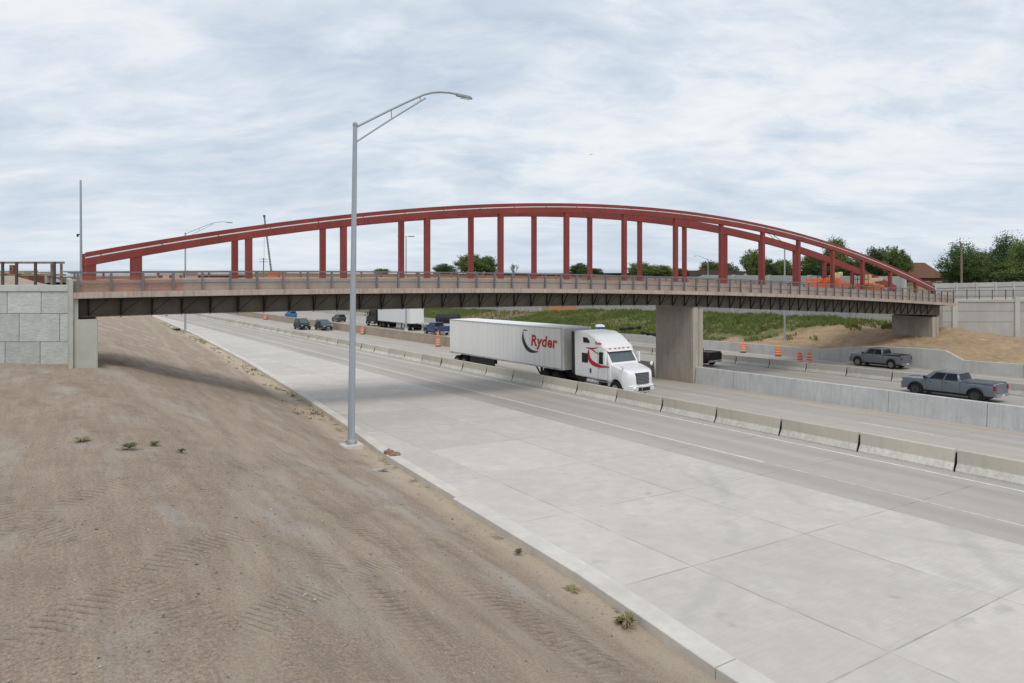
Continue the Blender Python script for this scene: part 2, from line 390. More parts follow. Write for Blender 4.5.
def mat_embank():
    m, N, b = newmat('embankment_soil', .95, 0, .12)
    v = coords(N, 'World'); sp = N.new('ShaderNodeSeparateXYZ'); N.ln(v, sp.inputs[0]); x, y = sp.outputs[0], sp.outputs[1]
    big = N.noise(v, .25, 5, .6); mid = N.noise(v, 1.6, 5, .7); fin = N.noise(v, 9, 4, .7)
    sand = N.mix(N.mapr(big, .3, .7), (.42,.30,.185), (.52,.385,.25))
    sand = N.mix(N.mapr(mid, .4, .7, 0, .5), sand, (.30,.205,.125))
    lay = N.noise(N.map(v, (1,1,9)), .8, 4, .65)
    sand = N.mix(N.mapr(fin, .45, .68, 0, .5), sand, (.29,.20,.125))
    sand = N.mix(N.mapr(lay, .45, .65, 0, .5), sand, (.27,.185,.115))
    gr = N.mix(N.mapr(mid, .3, .7), (.105,.125,.042), (.165,.17,.07))
    gr = N.mix(N.mapr(N.noise(v, .6, 4, .7), .44, .62, 0, .85), gr, (.24,.195,.12))
    k = N.math('ADD', N.math('MULTIPLY', N.math('SUBTRACT', x, 66), .14), N.math('MULTIPLY', N.math('SUBTRACT', y, 56), .085))
    k = N.math('ADD', k, N.mapr(N.noise(v, .35, 5, .7), 0, 1, -1.1, 1.1))
    c = N.mix(N.math('MULTIPLY', N.mapr(k, .1, .75, 0, 1), N.mapr(y, 44, 50, 0, 1)), sand, gr)
    gp = N.math('MULTIPLY', N.mapr(N.math('ABSOLUTE', N.math('SUBTRACT', y, 118)), 16, 9, 0, .85), N.mapr(mid, .3, .5, .5, 1))
    c = N.mix(gp, c, (.24,.165,.115))
    N.ln(c, b.inputs['Base Color'])
    N.ln(N.bump(N.math('ADD', mid, fin), .9, .12), b.inputs['Normal'])
    return m

# ------------------------------------------------------------------ mesh builder
class MB:
    def __init__(s): s.v = []; s.f = []
    def add(s, vs, fs):
        o = len(s.v); s.v += [tuple(q) for q in vs]; s.f += [tuple(i+o for i in f) for f in fs]; return s
    def hexa(s, p):   # 8 points: bottom 4 ccw, top 4 ccw
        return s.add(p, [(3,2,1,0),(4,5,6,7),(0,1,5,4),(1,2,6,5),(2,3,7,6),(3,0,4,7)])
    def box(s, x0, x1, y0, y1, z0, z1):
        return s.hexa([(x0,y0,z0),(x1,y0,z0),(x1,y1,z0),(x0,y1,z0),(x0,y0,z1),(x1,y0,z1),(x1,y1,z1),(x0,y1,z1)])
    def tube(s, path, r, n=10, cap=True):
        path = [Vector(p) for p in path]; rs = r if isinstance(r, (list, tuple)) else [r]*len(path)
        rings = []
        up = None
        for i, p in enumerate(path):
            d = (path[min(i+1, len(path)-1)] - path[max(i-1, 0)]).normalized()
            if up is None: up = Vector((0,0,1)) if abs(d.z) < .9 else Vector((1,0,0))
            a = d.cross(up).normalized(); b_ = a.cross(d).normalized(); up = b_
            rings.append([p + a*math.cos(2*PI*k/n)*rs[i] + b_*math.sin(2*PI*k/n)*rs[i] for k in range(n)])
        o = len(s.v)
        for rg in rings: s.v += [tuple(q) for q in rg]
        for i in range(len(rings)-1):
            for k in range(n):
                k2 = (k+1) % n
                s.f.append((o+i*n+k, o+i*n+k2, o+(i+1)*n+k2, o+(i+1)*n+k))
        if cap:
            s.f.append(tuple(o+k for k in range(n))[::-1]); s.f.append(tuple(o+(len(rings)-1)*n+k for k in range(n)))
        return s
    def lathe(s, prof, n=20, c=(0,0,0), axis='z'):
        o = len(s.v); c = Vector(c)
        for (r, h) in prof:
            for k in range(n):
                a = 2*PI*k/n
                if axis == 'z': q = Vector((r*math.cos(a), r*math.sin(a), h))
                elif axis == 'y': q = Vector((r*math.cos(a), h, r*math.sin(a)))
                else: q = Vector((h, r*math.cos(a), r*math.sin(a)))
                s.v.append(tuple(q+c))
        m = len(prof)
        for i in range(m-1):
            for k in range(n):
                k2 = (k+1) % n; s.f.append((o+i*n+k, o+i*n+k2, o+(i+1)*n+k2, o+(i+1)*n+k))
        s.f.append(tuple(o+k for k in range(n))[::-1]); s.f.append(tuple(o+(m-1)*n+k for k in range(n)))
        return s
    def extr(s, poly, y0, y1):  # polygon in (x,z) extruded along y
        o = len(s.v); n = len(poly)
        for y in (y0, y1): s.v += [(p[0], y, p[1]) for p in poly]
        s.f.append(tuple(o+i for i in range(n))); s.f.append(tuple(o+n+i for i in range(n))[::-1])
        for i in range(n):
            j = (i+1) % n; s.f.append((o+j, o+i, o+n+i, o+n+j))
        return s
    def build(s, name, mat, parent=None, loc=(0,0,0), smooth=None, bevel=0, seg=2, norm=True):
        me = bpy.data.meshes.new(name); me.from_pydata(s.v, [], s.f); me.update()
        if norm or bevel:
            bm = bmesh.new(); bm.from_mesh(me)
            if norm: bmesh.ops.recalc_face_normals(bm, faces=bm.faces)
            if bevel:
                es = [e for e in bm.edges if len(e.link_faces) == 2 and e.calc_face_angle(0) > .5]
                bmesh.ops.bevel(bm, geom=es, offset=bevel, segments=seg, affect='EDGES', clamp_overlap=True)
            bm.to_mesh(me); bm.free()
        me.materials.append(mat)
        if smooth is not None:
            for p in me.polygons: p.use_smooth = True
            me.set_sharp_from_angle(angle=rad(smooth))
        o = bpy.data.objects.new(name, me); C.objects.link(o); o.location = loc
        if parent: o.parent = parent
        return o

def tag(o, label=None, cat=None, group=None, kind=None):
    if label: o['label'] = label
    if cat: o['category'] = cat
    if group: o['group'] = group
    if kind: o['kind'] = kind
    return o
def empty(name, loc=(0,0,0), rz=0, label=None, cat=None, group=None, pitch=0, scale=1.):
    o = bpy.data.objects.new(name, None); C.objects.link(o); o.location = loc
    o.rotation_euler = (0, -pitch, rz); o.scale = (scale,)*3; o.empty_display_size = .3
    return tag(o, label, cat, group)
KIDS = {}
def children(o): return [c for c in bpy.data.objects if c.parent == o]
def copy_tree(o, parent=None):
    c = o.copy(); C.objects.link(c); c.parent = parent
    for ch in children(o): copy_tree(ch, c)
    return c
# camera axes, used only to place far background things at their real distance
CS, CC = .5492, .8357
def at(x, y, D):
    X = (x-512)/700*D; Z = -(y-268)/700*D
    return Vector((CC*X+CS*D, -CS*X+CC*D, 8+Z))
RIGHT = Vector((CC, -CS, 0)); FWD = Vector((CS, CC, 0))
YAWR = math.atan2(-CS, CC)

def sheet(name, ns, aa, zf, mat, kind='structure', smooth=True):
    mb = MB(); W = len(ns)
    for a in aa:
        for i in range(W):
            n = ns[i](a) if callable(ns[i]) else ns[i]
            mb.v.append((n, a, zf(n, a)))
    for j in range(len(aa)-1):
        for i in range(W-1):
            mb.f.append((j*W+i, j*W+i+1, (j+1)*W+i+1, (j+1)*W+i))
    o = mb.build(name, mat, norm=False)
    if smooth:
        for p in o.data.polygons: p.use_smooth = True
    return tag(o, kind=kind)
def frange(a, b, s):
    r = []; x = a
    while x < b-1e-6: r.append(x); x += s
    r.append(b); return r

# ------------------------------------------------------------------ ground
def ground():
    al = frange(-40, 420, 4)
    near = frange(-12, 60, .3); far = frange(62, 420, 3)
    A_ = [-60, -40, -25] + near + far
    NSN = 70
    def nf(i):
        def g(a):
            t = i/NSN
            t = 1-(1-t)**1.0
            return -14 + (nk(a)-.30+14)*t
        return g
    def zb(n, a):
        z = bank(n, a)
        if a < 75:
            z += .05*fn(n*.8, a*.8) + .018*fn(n*3, a*3, 5)
            z += .03*fn(n*1.5+a*.3, a*.25, 9)
        return z
    ns = [lambda a: -60., lambda a: -30.] + [nf(i) for i in range(NSN+1)]
    dm = mat_dirt()
    tag(sheet('dirt_ground', ns, A_, zb, dm), label='bare graded brown dirt bank with machine tracks')
    # kerb: raised strip with joints
    mb = MB(); a = -30.; 
    joints = [8.0, 18.9, 29.5]
    L = [-30,-18,-6, 8.0, 18.9, 29.5] + frange(40, 418, 12)
    for q0, q1 in zip(L, L[1:]):
        steps = max(2, int((q1-q0)/2)); w = .56 if q1 <= 19 else .44
        g = .012
        pts = [q0+g + (q1-q0-2*g)*k/steps for k in range(steps+1)]
        o = len(mb.v)
        for p in pts:
            n1 = nk(p)+.02; n0 = n1-w; z = zr(n1, p)
            h = .17
            for (nn, zz) in ((n0, z-.25), (n0, z+h-.015), (n0+.015, z+h), (n1-.03, z+h-.01), (n1+.01, z+h-.045), (n1+.06, z-.02)):
                mb.v.append((nn, p, zz))
        for k in range(steps):
            for j in range(5):
                mb.f.append((o+k*6+j, o+(k+1)*6+j, o+(k+1)*6+j+1, o+k*6+j+1))
        mb.f.append(tuple(o+j for j in range(6))); e = o+steps*6; mb.f.append(tuple(e+5-j for j in range(6)))
    tag(mb.build('kerb', M['kerb'], smooth=30), kind='structure', label='pale concrete kerb between dirt and shoulder')
    E_ = 21.45
    AR = frange(-40, 420, 2)
    tag(sheet('shoulder_pavement', [lambda a: nk(a)-.05] + [lambda a, t=t: nk(a)+(E_-nk(a))*t for t in (.25,.5,.75,1)], AR, lambda n, a: zr(n, a), mat_shoulder()), label='pale new slab shoulder')
    lanes = mat_lane('trafficked_concrete', (.455,.415,.375), (22.6, 24.9, 26.6, 30.6, 32.4, 36.2, 38.0), 4.72, 2.15)
    sheet('road', [E_+.003, 25, 28.4, 33, 37, 40.9], AR, lambda n, a: zr(n, a), lanes)
    far = mat_lane('far_carriageway', (.41,.375,.335), (43.3, 45.1, 47, 48.6, 51.4, 53.2, 59, 61, 63.2), 6.1, 1)
    sheet('road', [40.9+.003, 45, 50, 56, 56.6, 61, 65.9], AR, lambda n, a: zr(n, a) - (0), far)
    sheet('road', [66.15,66.4], AR, lambda n,a: zr(56,a)-.3, far) if False else None
    # painted markings
    pw = mat_paint('white_road_paint', (.72,.71,.68), .55); pw2 = mat_paint('worn_white_paint', (.60,.58,.55), .8); py = mat_paint('yellow_road_paint', (.62,.40,.13), .75)
    def stripe(n0, n1, a0, a1, mat, mb):
        st = max(1, int((a1-a0)/3)); o = len(mb.v)
        for k in range(st+1):
            a = a0+(a1-a0)*k/st
            mb.v.append((n0, a, zr(n0, a)+.005)); mb.v.append((n1, a, zr(n1, a)+.005))
        for k in range(st): mb.f.append((o+2*k, o+2*k+1, o+2*k+3, o+2*k+2))
    mb = MB(); stripe(27.52, 27.68, -30, 400, pw, mb); stripe(29.45,29.6,-30,400,pw,mb); stripe(55.1,55.25,-30,400,pw,mb); stripe(64.6,64.74,-30,400,pw,mb)
    tag(mb.build('road_marking', pw), kind='structure', label='white edge lines')
    mb = MB(); stripe(23.25, 23.39, 17.5, 400, pw2, mb)
    tag(mb.build('road_marking', pw), kind='structure', label='white line beside the shoulder')
    mb = MB(); stripe(23.27, 23.39, -20, 17, pw2, mb); tag(mb.build('road_marking', mat_paint('ghost_paint', (.62,.58,.54), .8)), kind='structure', label='ghost of a scraped off lane line')
    mb = MB()
    for k in range(-2, 30): stripe(35.4, 35.53, 4.8+k*12.2, 4.8+k*12.2+3.7, pw, mb)
    for k in range(-2, 30): stripe(49.9, 50.03, 3+k*12.2, 6.6+k*12.2, pw, mb)
    tag(mb.build('road_marking', pw), kind='structure', label='white lane dashes')
    mb = MB(); stripe(39.35, 39.5, -30, 400, py, mb); stripe(41.6, 41.75, -30, 400, py, mb)
    tag(mb.build('road_marking', py), kind='structure', label='faded yellow edge line')
    # right hand embankment
    em = mat_embank()
    NR = frange(66.0, 82.2, .3) + [83,84.5,86,88,90,92,95,98,102]
    def zright(n, a):
        if n <= 82.2 or a < 43: return right_bank(n, a)
        z1 = lerp(a, ZW); return z1 + ((5.4 if a > 47 else 4.1)-z1)*sstep(83, 100, n)
    tag(sheet('embankment', NR, frange(-10, 60, .3)+frange(61,130,.8)+frange(134, 420, 6), zright, em), label='embankment of bare sand and grass')
    # upper ground to the horizon
    gm, N, b = newmat('distant_ground', .95, 0, .1)
    v = coords(N, 'World'); c = N.mix(N.mapr(N.noise(v, .02, 5, .6), .4, .6), (.06,.075,.035), (.12,.11,.07)); N.ln(c, b.inputs['Base Color'])
    def drop(n, a):
        d = math.hypot(n, a); return -30*max(0, (d-170))/3000
    tag(sheet('ground', [102, 115, 140, 180, 250, 400, 800, 1500, 3500], [-60,-20,0,20,40,46.5,47.5,60]+frange(80, 420, 20), lambda n, a: (lerp(n, [(102,4.1),(118,4.1),(150,5.4)]) if a < 47 else 5.4)+drop(n, a), gm), label='upper ground')
    tag(sheet('ground', [-3500,-1500,-800,-400,-200,-100,-60], frange(-60, 420, 20), lambda n, a: lerp(n, [(-100,6.3),(-60, bank(-60, a))])+drop(n, a), gm), label='upper ground')
    def zfar(n, a):
        t = sstep(420, 470, a)
        z = zr(n, 420)-.1 if 0 < n < 66 else 4
        return z*(1-t) + 5*t + drop(n, a)*t
    tag(sheet('ground', [-3500,-1500,-800,-300,-60,0,20,66,102,250,800,1500,3500], [420,430,440,450,470,600,900,1500,2500,3800], zfar, gm), label='upper ground')
    # base sheet a little below everything, so nothing is open underneath
    MB().add([(-3600,-200,-12),(3600,-200,-12),(3600,4000,-60),(-3600,4000,-60)], [(0,1,2,3)]).build('ground', gm)['kind'] = 'structure'
ground()

# ------------------------------------------------------------------ bridge
PN = 36.8
def poly(c, x):
    r = 0
    for k in c: r = r*x+k
    return r
RIB = [8.929434086376043e-08, -1.1969101778238701e-05, -0.002976302782555456, 0.2281033430327509, 8.415938364749243]
def zrib(n): return poly(RIB, n) - .0
def zrail(n): return poly([2.0280530509200106e-06, -0.0006510842752990767, 0.009893016614141149, 7.810806577724502], n)
def zfas(n): return poly([1.3991306278332946e-06, -0.0006030702044466336, 0.005686301159710347, 6.658879999759107], n)
def zgir(n): return lerp(n, [(0,5.82),(5.7,5.82),(13.4,5.74),(22.9,5.61),(30.9,5.47),(36,5.33),(45.3,4.80),(55.9,4.20),(65.5,3.66),(77.5,3.10)])
def beam(mb, ns, y0, y1, zlo, zhi):
    o = len(mb.v)
    for n in ns:
        a, b = zlo(n), zhi(n)
        mb.v += [(n,y0,a),(n,y1,a),(n,y1,b),(n,y0,b)]
    for i in range(len(ns)-1):
        for j in range(4):
            j2 = (j+1) % 4
            mb.f.append((o+i*4+j, o+i*4+j2, o+(i+1)*4+j2, o+(i+1)*4+j))
    mb.f.append((o,o+1,o+2,o+3)); e = o+(len(ns)-1)*4; mb.f.append((e+3,e+2,e+1,e))
def bridge():
    E0, E1 = .65, 79.6
    root = empty('arch_bridge', (0,0,0), 0, 'red arched steel footbridge crossing the freeway on concrete piers', 'bridge')
    L0, L1 = 1.25, 76.7
    # ribs
    HN = [3.35,8.29,13.23,18.26,23.33,28.5,33.62,38.72,43.77,48.85,53.65,58.69,63.48,68.29,73.08]
    for y, out in ((PN, -1), (40.75, 1)):
        ns = frange(L0, L1, 1.2)
        mb = MB(); beam(mb, ns, y-.16, y+.16, lambda n: zrib(n)-.63, lambda n: zrib(n)-.272)
        if out < 0:
            pass
        rib = mb.build('arch_rib', M['ironred'], root, smooth=20, bevel=.012, seg=1)
        mb = MB(); beam(mb, ns, y-.13, y+.13, lambda n: zrib(n)-.205, lambda n: zrib(n)); beam(mb, ns, min(y-out*.15, y+out*.04), max(y-out*.15, y+out*.04), lambda n: zrib(n)-.271, lambda n: zrib(n)-.201)
        mb.build('top_chord', M['ironred'], rib, smooth=20)
        yo = y + out*.10
        mb = MB(); beam(mb, ns, yo-.035, yo+.035, lambda n: zrib(n)-.264, lambda n: zrib(n)-.212)
        mb.build('light_strip', M['white_strip'], rib)
        for k in range(1, 8):
            n = L0+k*9.6; MB().hexa([(n-.22,y-.175,zrib(n-.22)-.60),(n+.22,y-.175,zrib(n+.22)-.60),(n+.22,y+.175,zrib(n+.22)-.60),(n-.22,y+.175,zrib(n-.22)-.60),(n-.22,y-.175,zrib(n-.22)-.30),(n+.22,y-.175,zrib(n+.22)-.30),(n+.22,y+.175,zrib(n+.22)-.30),(n-.22,y+.175,zrib(n-.22)-.30)]).build('splice_plate', M['ironred'], rib)
        for k in range(0, 31):
            n = L0 + .6 + k*2.49
            if n < L1 and out < 0: MB().box(n-.02, n+.02, yo-.045 , yo+.02, zrib(n)-.275, zrib(n)-.195).build('clamp', M['ironred'], rib)
        # end foot
        for k in range(0, 15):
            n = HN[k] + (.15 if out > 0 else 0)
            if n > L1-.3: continue
            w = .158
            h = MB().box(n-w, n+w, y-.14, y+.14, zfas(n)+.3, zrib(n)-.60)
            h.build('hanger', M['ironred'], root, bevel=.01, seg=1)
        MB().box(L0+.01, L0+.42, y-.14, y+.14, zfas(L0)+.3, zrib(L0)-.5).build('end_post', M['ironred'], root, bevel=.01, seg=1)
        MB().box(L1-.3, L1, y-.15, y+.15, zfas(L1)+.2, zrib(L1)-.45).build('end_post', M['ironred'], root, bevel=.01, seg=1)
    # deck and fascia
    ns = frange(E0, E1, 1.3)
    mb = MB(); beam(mb, ns, 35.9, 41.65, lambda n: zfas(n), lambda n: zfas(n)+.27)
    mb.build('deck_slab', M['deck'], root, smooth=20)
    for y0, y1 in ((36.25, 36.5), (41.05, 41.3)):
        mb = MB(); beam(mb, ns, y0, y1, lambda n: zfas(n)+.26, lambda n: zrail(n)-.38)
        mb.build('parapet', M['parapet'], root, smooth=20)
    # girders
    ng = frange(1.0, 77.2, 1.3)
    for y in (36.45, 38.8, 41.1):
        mb = MB()
        beam(mb, ng, y-.02, y+.02, lambda n: zgir(n)+.04, lambda n: zfas(n)-.002)
        beam(mb, ng, y-.2, y+.2, lambda n: zgir(n), lambda n: zgir(n)+.038)
        mb.build('girder', M['girder'], root)
    # forming brackets under the overhang
    for side, y, o in ((0, 36.42, -1), (1, 41.13, 1)):
        for k in range(0, 59 if side == 0 else 0):
            n = 1.35 + k*1.2876*.98
            if n > 76.5: break
            zt = zfas(n)-.005; zb_ = zgir(n)+.06
            mb = MB()
            mb.box(n-.022, n+.022, y-.09, y-.025, zb_-.1, zt)
            mb.box(n-.025, n+.025, y-.62, y-.03, zt-.07, zt)
            mb.hexa([(n-.02,y-.12,zb_),(n+.02,y-.12,zb_),(n+.02,y-.06,zb_),(n-.02,y-.06,zb_),(n-.02,y-.60,zt-.1),(n+.02,y-.60,zt-.1),(n+.02,y-.54,zt-.07),(n-.02,y-.54,zt-.07)])
            # raking tie towards the next bracket
            mb.tube([(n+.03,y-.1,zb_+.05),(n+.75,y-.5,zt-.05)], .013, 4)
            mb.build('overhang_bracket', M['bracket'], root)
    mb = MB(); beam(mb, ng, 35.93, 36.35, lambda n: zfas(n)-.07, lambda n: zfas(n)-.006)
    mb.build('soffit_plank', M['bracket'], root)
    # railings
    for side, y in ((0, 36.0), (1, 41.55)):
        ry = y
        rl = MB(); beam(rl, ns, ry-.04, ry+.04, lambda n: zrail(n)-.07, lambda n: zrail(n))
        r_ = rl.build('railing', M['rail'], root)
        mb = MB(); beam(mb, ns, ry-.025, ry+.025, lambda n: zfas(n)+.60, lambda n: zfas(n)+.66)
        mb.build('mid_rail', M['rail'], r_)
        mb = MB(); mb2 = MB()
        for k in range(63):
            n = .95 + k*1.2876*.98
            if n > E1-.05: break
            p = MB(); p.box(n-.05, n+.05, ry-.05, ry+.05, zfas(n)+.27, zrail(n)-.0715)
            p.build('rail_post', M['rail'], r_)
        o = len(mb.v)
        for n in ns: mb.v += [(n, ry+.06, zfas(n)+.28), (n, ry+.06, zrail(n)-.08)]
        for i in range(len(ns)-1): mb.f.append((2*i, 2*i+2, 2*i+3, 2*i+1))
        mb.build('mesh_infill', M['mesh'], r_, norm=False)
    # piers under the middle and the ends
    def pier(n0, n1, a0, a1, zt, zb_, name):
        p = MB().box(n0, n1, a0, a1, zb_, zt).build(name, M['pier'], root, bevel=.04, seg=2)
        q = MB()
        q.box(n0+.06, n0+.50*(n1-n0), a0-.05, a0-.003, zb_, zt-.02); q.box(n0+.62*(n1-n0), n1-.05, a0-.05, a0-.003, zb_, zt-.02)
        q.build('end_pilaster', M['pier_end'], p, bevel=.015, seg=1)
        MB().box(n0+.1, n1-.1, a0+.15, a1-.15, zt+.002, zt+.12).build('bearing', M['bracket'], p)
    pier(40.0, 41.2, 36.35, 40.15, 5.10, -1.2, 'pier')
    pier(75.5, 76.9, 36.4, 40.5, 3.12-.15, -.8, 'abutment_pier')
    # left abutment
    ab = MB().box(.78, 1.70, 36.0, 41.4, 2.6, 5.74).build('abutment', M['abut'], root, bevel=.03)
    MB().box(.60, .775, 35.85, 41.6, 2.6, 7.5).build('corner_column', M['abut'], ab, bevel=.02)
    MB().box(.78, .96, 36.05, 41.4, 5.742, 6.64).build('back_wall', M['abut'], ab)
    MB().box(1.0, 1.6, 36.1, 41.3, 5.742, 5.80).build('bearing', M['bracket'], ab)
    # orange net hung along the left end
    mb = MB()
    for n0, n1 in ((.9, 5.2),):
        o = len(mb.v)
        for i in range(12):
            n = n0+(n1-n0)*i/11; mb.v += [(n, 36.07+.01*math.sin(i), zfas(n)+.28), (n, 36.07, zrail(n)-.12)]
        for i in range(11): mb.f.append((o+2*i, o+2*i+2, o+2*i+3, o+2*i+1))
    t = mb.build('safety_net', M['net3'], norm=False); tag(t, 'orange safety net hung on the railing at the left end of the bridge', 'safety net')
    mb = MB(); o = 0
    ns2 = frange(6, 56, 1)
    for i, n in enumerate(ns2): mb.v += [(n, 41.40, zfas(n)+.9), (n, 41.40, zrail(n)-.12-.05*abs(math.sin(n*1.7)))]
    for i in range(len(ns2)-1): mb.f.append((2*i, 2*i+2, 2*i+3, 2*i+1))
    tag(mb.build('safety_net', M['net2'], norm=False), 'faded brown orange net strung along the far railing of the bridge', 'safety net')
    return root
bridge()

# ------------------------------------------------------------------ barriers
def jersey(a0, a1, hw, hook=True):
    """one precast unit lying along y, origin at its middle, height .81"""
    L = (a1-a0)/2 - .042
    prof = [(-.30,0),(-.30,.07),(-.13,.32),(-.085,.79),(-.07,.81),(.07,.81),(.085,.79),(.13,.32),(.30,.07),(.30,0)]
    mb = MB(); o = 0; n = len(prof)
    # chamfered ends and a drainage slot
    for y, k in ((-L,.93),(-L+.03,1),(L-.03,1),(L,.93)):
        mb.v += [(p[0]*k, y, p[1]) for p in prof]
    for j in range(3):
        for i in range(n-1): mb.f.append((j*n+i, (j+1)*n+i, (j+1)*n+i+1, j*n+i+1))
    mb.f.append(tuple(range(n))); mb.f.append(tuple(3*n+i for i in range(n))[::-1])
    return mb
def barrier_row(n, astart, count, step, mat, group, labels, deflabel, dz=0, skew=0.012):
    me = None
    for k in range(count):
        a = astart + step*(k+.5)
        if me is None:
            o = jersey(0, step, .3).build('concrete_barrier', mat, smooth=25); me = o.data
            # black wedge added in the gap, standing in for the shade there
            hm = MB().hexa([(-.26,-step/2-.02,.0),(.26,-step/2-.02,.0),(.26,-step/2+.02,.0),(-.26,-step/2+.02,.0),(-.05,-step/2-.02,.70),(.05,-step/2-.02,.70),(.05,-step/2+.02,.70),(-.05,-step/2+.02,.70)])
            h = hm.build('gap_shade', M['bracket'], o)
        else:
            o = bpy.data.objects.new('concrete_barrier', me); C.objects.link(o)
            hh = h.copy(); C.objects.link(hh); hh.parent = o
        x = n + U(-.02, .02)
        o.location = (x, a, zr(n, a)+dz); o.rotation_euler = (-math.atan(.02316), 0, U(-skew, skew)*.6)
        tag(o, labels[k] if k < len(labels) else deflabel, 'barrier', group)
NUM = ['first','second','third','fourth','fifth','sixth','seventh','eighth','ninth','tenth','eleventh','twelfth','thirteenth','fourteenth']
a_first = 12.91 - 3.81*3
labsA = ['weathered tan concrete barrier piece just outside the lower right, near row, behind camera side']*2
labsA = []
for k in range(3): labsA.append(None)
names_a = ['cut off by the right edge of the picture','second from the right edge','third from the right edge','fourth from the right edge','fifth from the right edge','sixth from the right edge, below the pier',
 'seventh from the right edge, below the truck bumper','eighth from the right edge, below the truck wheel','ninth from the right edge, below the fuel tank','tenth from the right edge, below the drive wheels','eleventh from the right edge, below the landing gear','twelfth from the right edge, below the trailer middle','thirteenth from the right edge, below the trailer','fourteenth from the right edge, below the trailer tail']
labsA = ['tan barrier piece of the near row, ' + s for s in names_a]
barrier_row(28.72, 12.91-3.81+.0, 48, 3.81, M['barrierA'], 'near row of concrete barriers beside the shoulder', labsA, 'tan concrete barrier in the far part of the near row, left of the white trailer')
barrier_row(28.72, 12.91-3.81*6, 5, 3.81, M['barrierA'], 'near row of concrete barriers beside the shoulder', [], 'tan barrier piece of the near row, beyond the right edge of the picture')
names_c = ['behind the tail of the nearer grey pickup','behind the bed of the nearer grey pickup','behind the cab of the nearer grey pickup','just left of the nearer grey pickup','below the farther grey pickup','second to the left of the nearer grey pickup','below the pair of barrels','right below the lone middle barrel','third to the right of the pier','below the left barrel','nearest the black pickup tail']
labsC = ['grey barrier piece of the far row, ' + s for s in names_c]
barrier_row(56.15, 18.6, 30, 3.81, M['barrierC'], 'far row of concrete barriers along the ramp', labsC, 'grey concrete barrier in the far row behind the pier and trucks')

barrier_row(56.15, 18.6-3.81*6, 6, 3.81, M['barrierC'], 'far row of concrete barriers along the ramp', [], 'grey barrier piece of the far row, right of the nearer grey pickup')
def wall_strip(name, n, w, segs, mat, zt, zb_, batter=.0, gap=.012, parent=None, bevel=.02):
    """cast wall along y made of panels, top given by zt(a)"""
    mb = MB()
    for a0, a1 in segs:
        st = max(1, int((a1-a0)/2.0)); o = len(mb.v)
        for k in range(st+1):
            a = a0+gap+(a1-a0-2*gap)*k/st
            mb.v += [(n-w-batter, a, zb_(a)), (n+w+batter, a, zb_(a)), (n+w, a, zt(a)), (n-w, a, zt(a))]
        for k in range(st):
            for j in range(4):
                j2 = (j+1) % 4; mb.f.append((o+k*4+j, o+k*4+j2, o+(k+1)*4+j2, o+(k+1)*4+j))
        mb.f.append((o,o+1,o+2,o+3)); e = o+st*4; mb.f.append((e+3,e+2,e+1,e))
    return mb.build(name, mat, parent, bevel=bevel, seg=1)
jB = [-12,-3,1.3,6.5,11.6,16.7,21.8,32.8,36.25]
t = wall_strip('median_wall', 40.42, .12, list(zip(jB, jB[1:])), M['barrierB'], lambda a: zr(40.4, a)+1.25, lambda a: zr(40.4,a)-.1, .12)
tag(t, 'smooth new pale concrete median wall running from the pier to the right', 'median wall')
jO = [40.8] + frange(46, 400, 6)
t = wall_strip('median_wall', 40.35, .14, list(zip(jO, jO[1:])), M['barrierO'], lambda a: zr(40.4, a)+1.2, lambda a: zr(40.4,a)-.1, .13)
tag(t, 'old brown stained concrete median wall left of the pier', 'median wall')
jD = [-10,-4,2,8,14,20,24.6,29.3,38.3,42.7,48,54,60,66,72,78,84,90,96,102,108]+frange(114,298,6)
def dtop(a): return lerp(a, DTOP)
jD2 = [-10,-4,2,8,14,20,24.7,29.2]
t = wall_strip('ramp_wall', 66.0, .12, list(zip(jD2, jD2[1:])), M['wallD'], dtop, lambda a: zr(66, a)-.2, .06)
root_d = t
wall_strip('raised_section', 66.0, .12, [(29.2,30.6),(30.6,33),(33,36),(36,38.2),(38.2,42.7)], M['wallD'], dtop, lambda a: zr(66, a)-.2, .06, .0005, t)
wall_strip('far_section', 66.0, .12, list(zip(jD[9:], jD[10:])), M['wallD'], dtop, lambda a: zr(66, a)-.2, .06, .012, t)
tag(t, 'pale concrete wall with a raised hump edging the ramp below the sand', 'retaining wall')

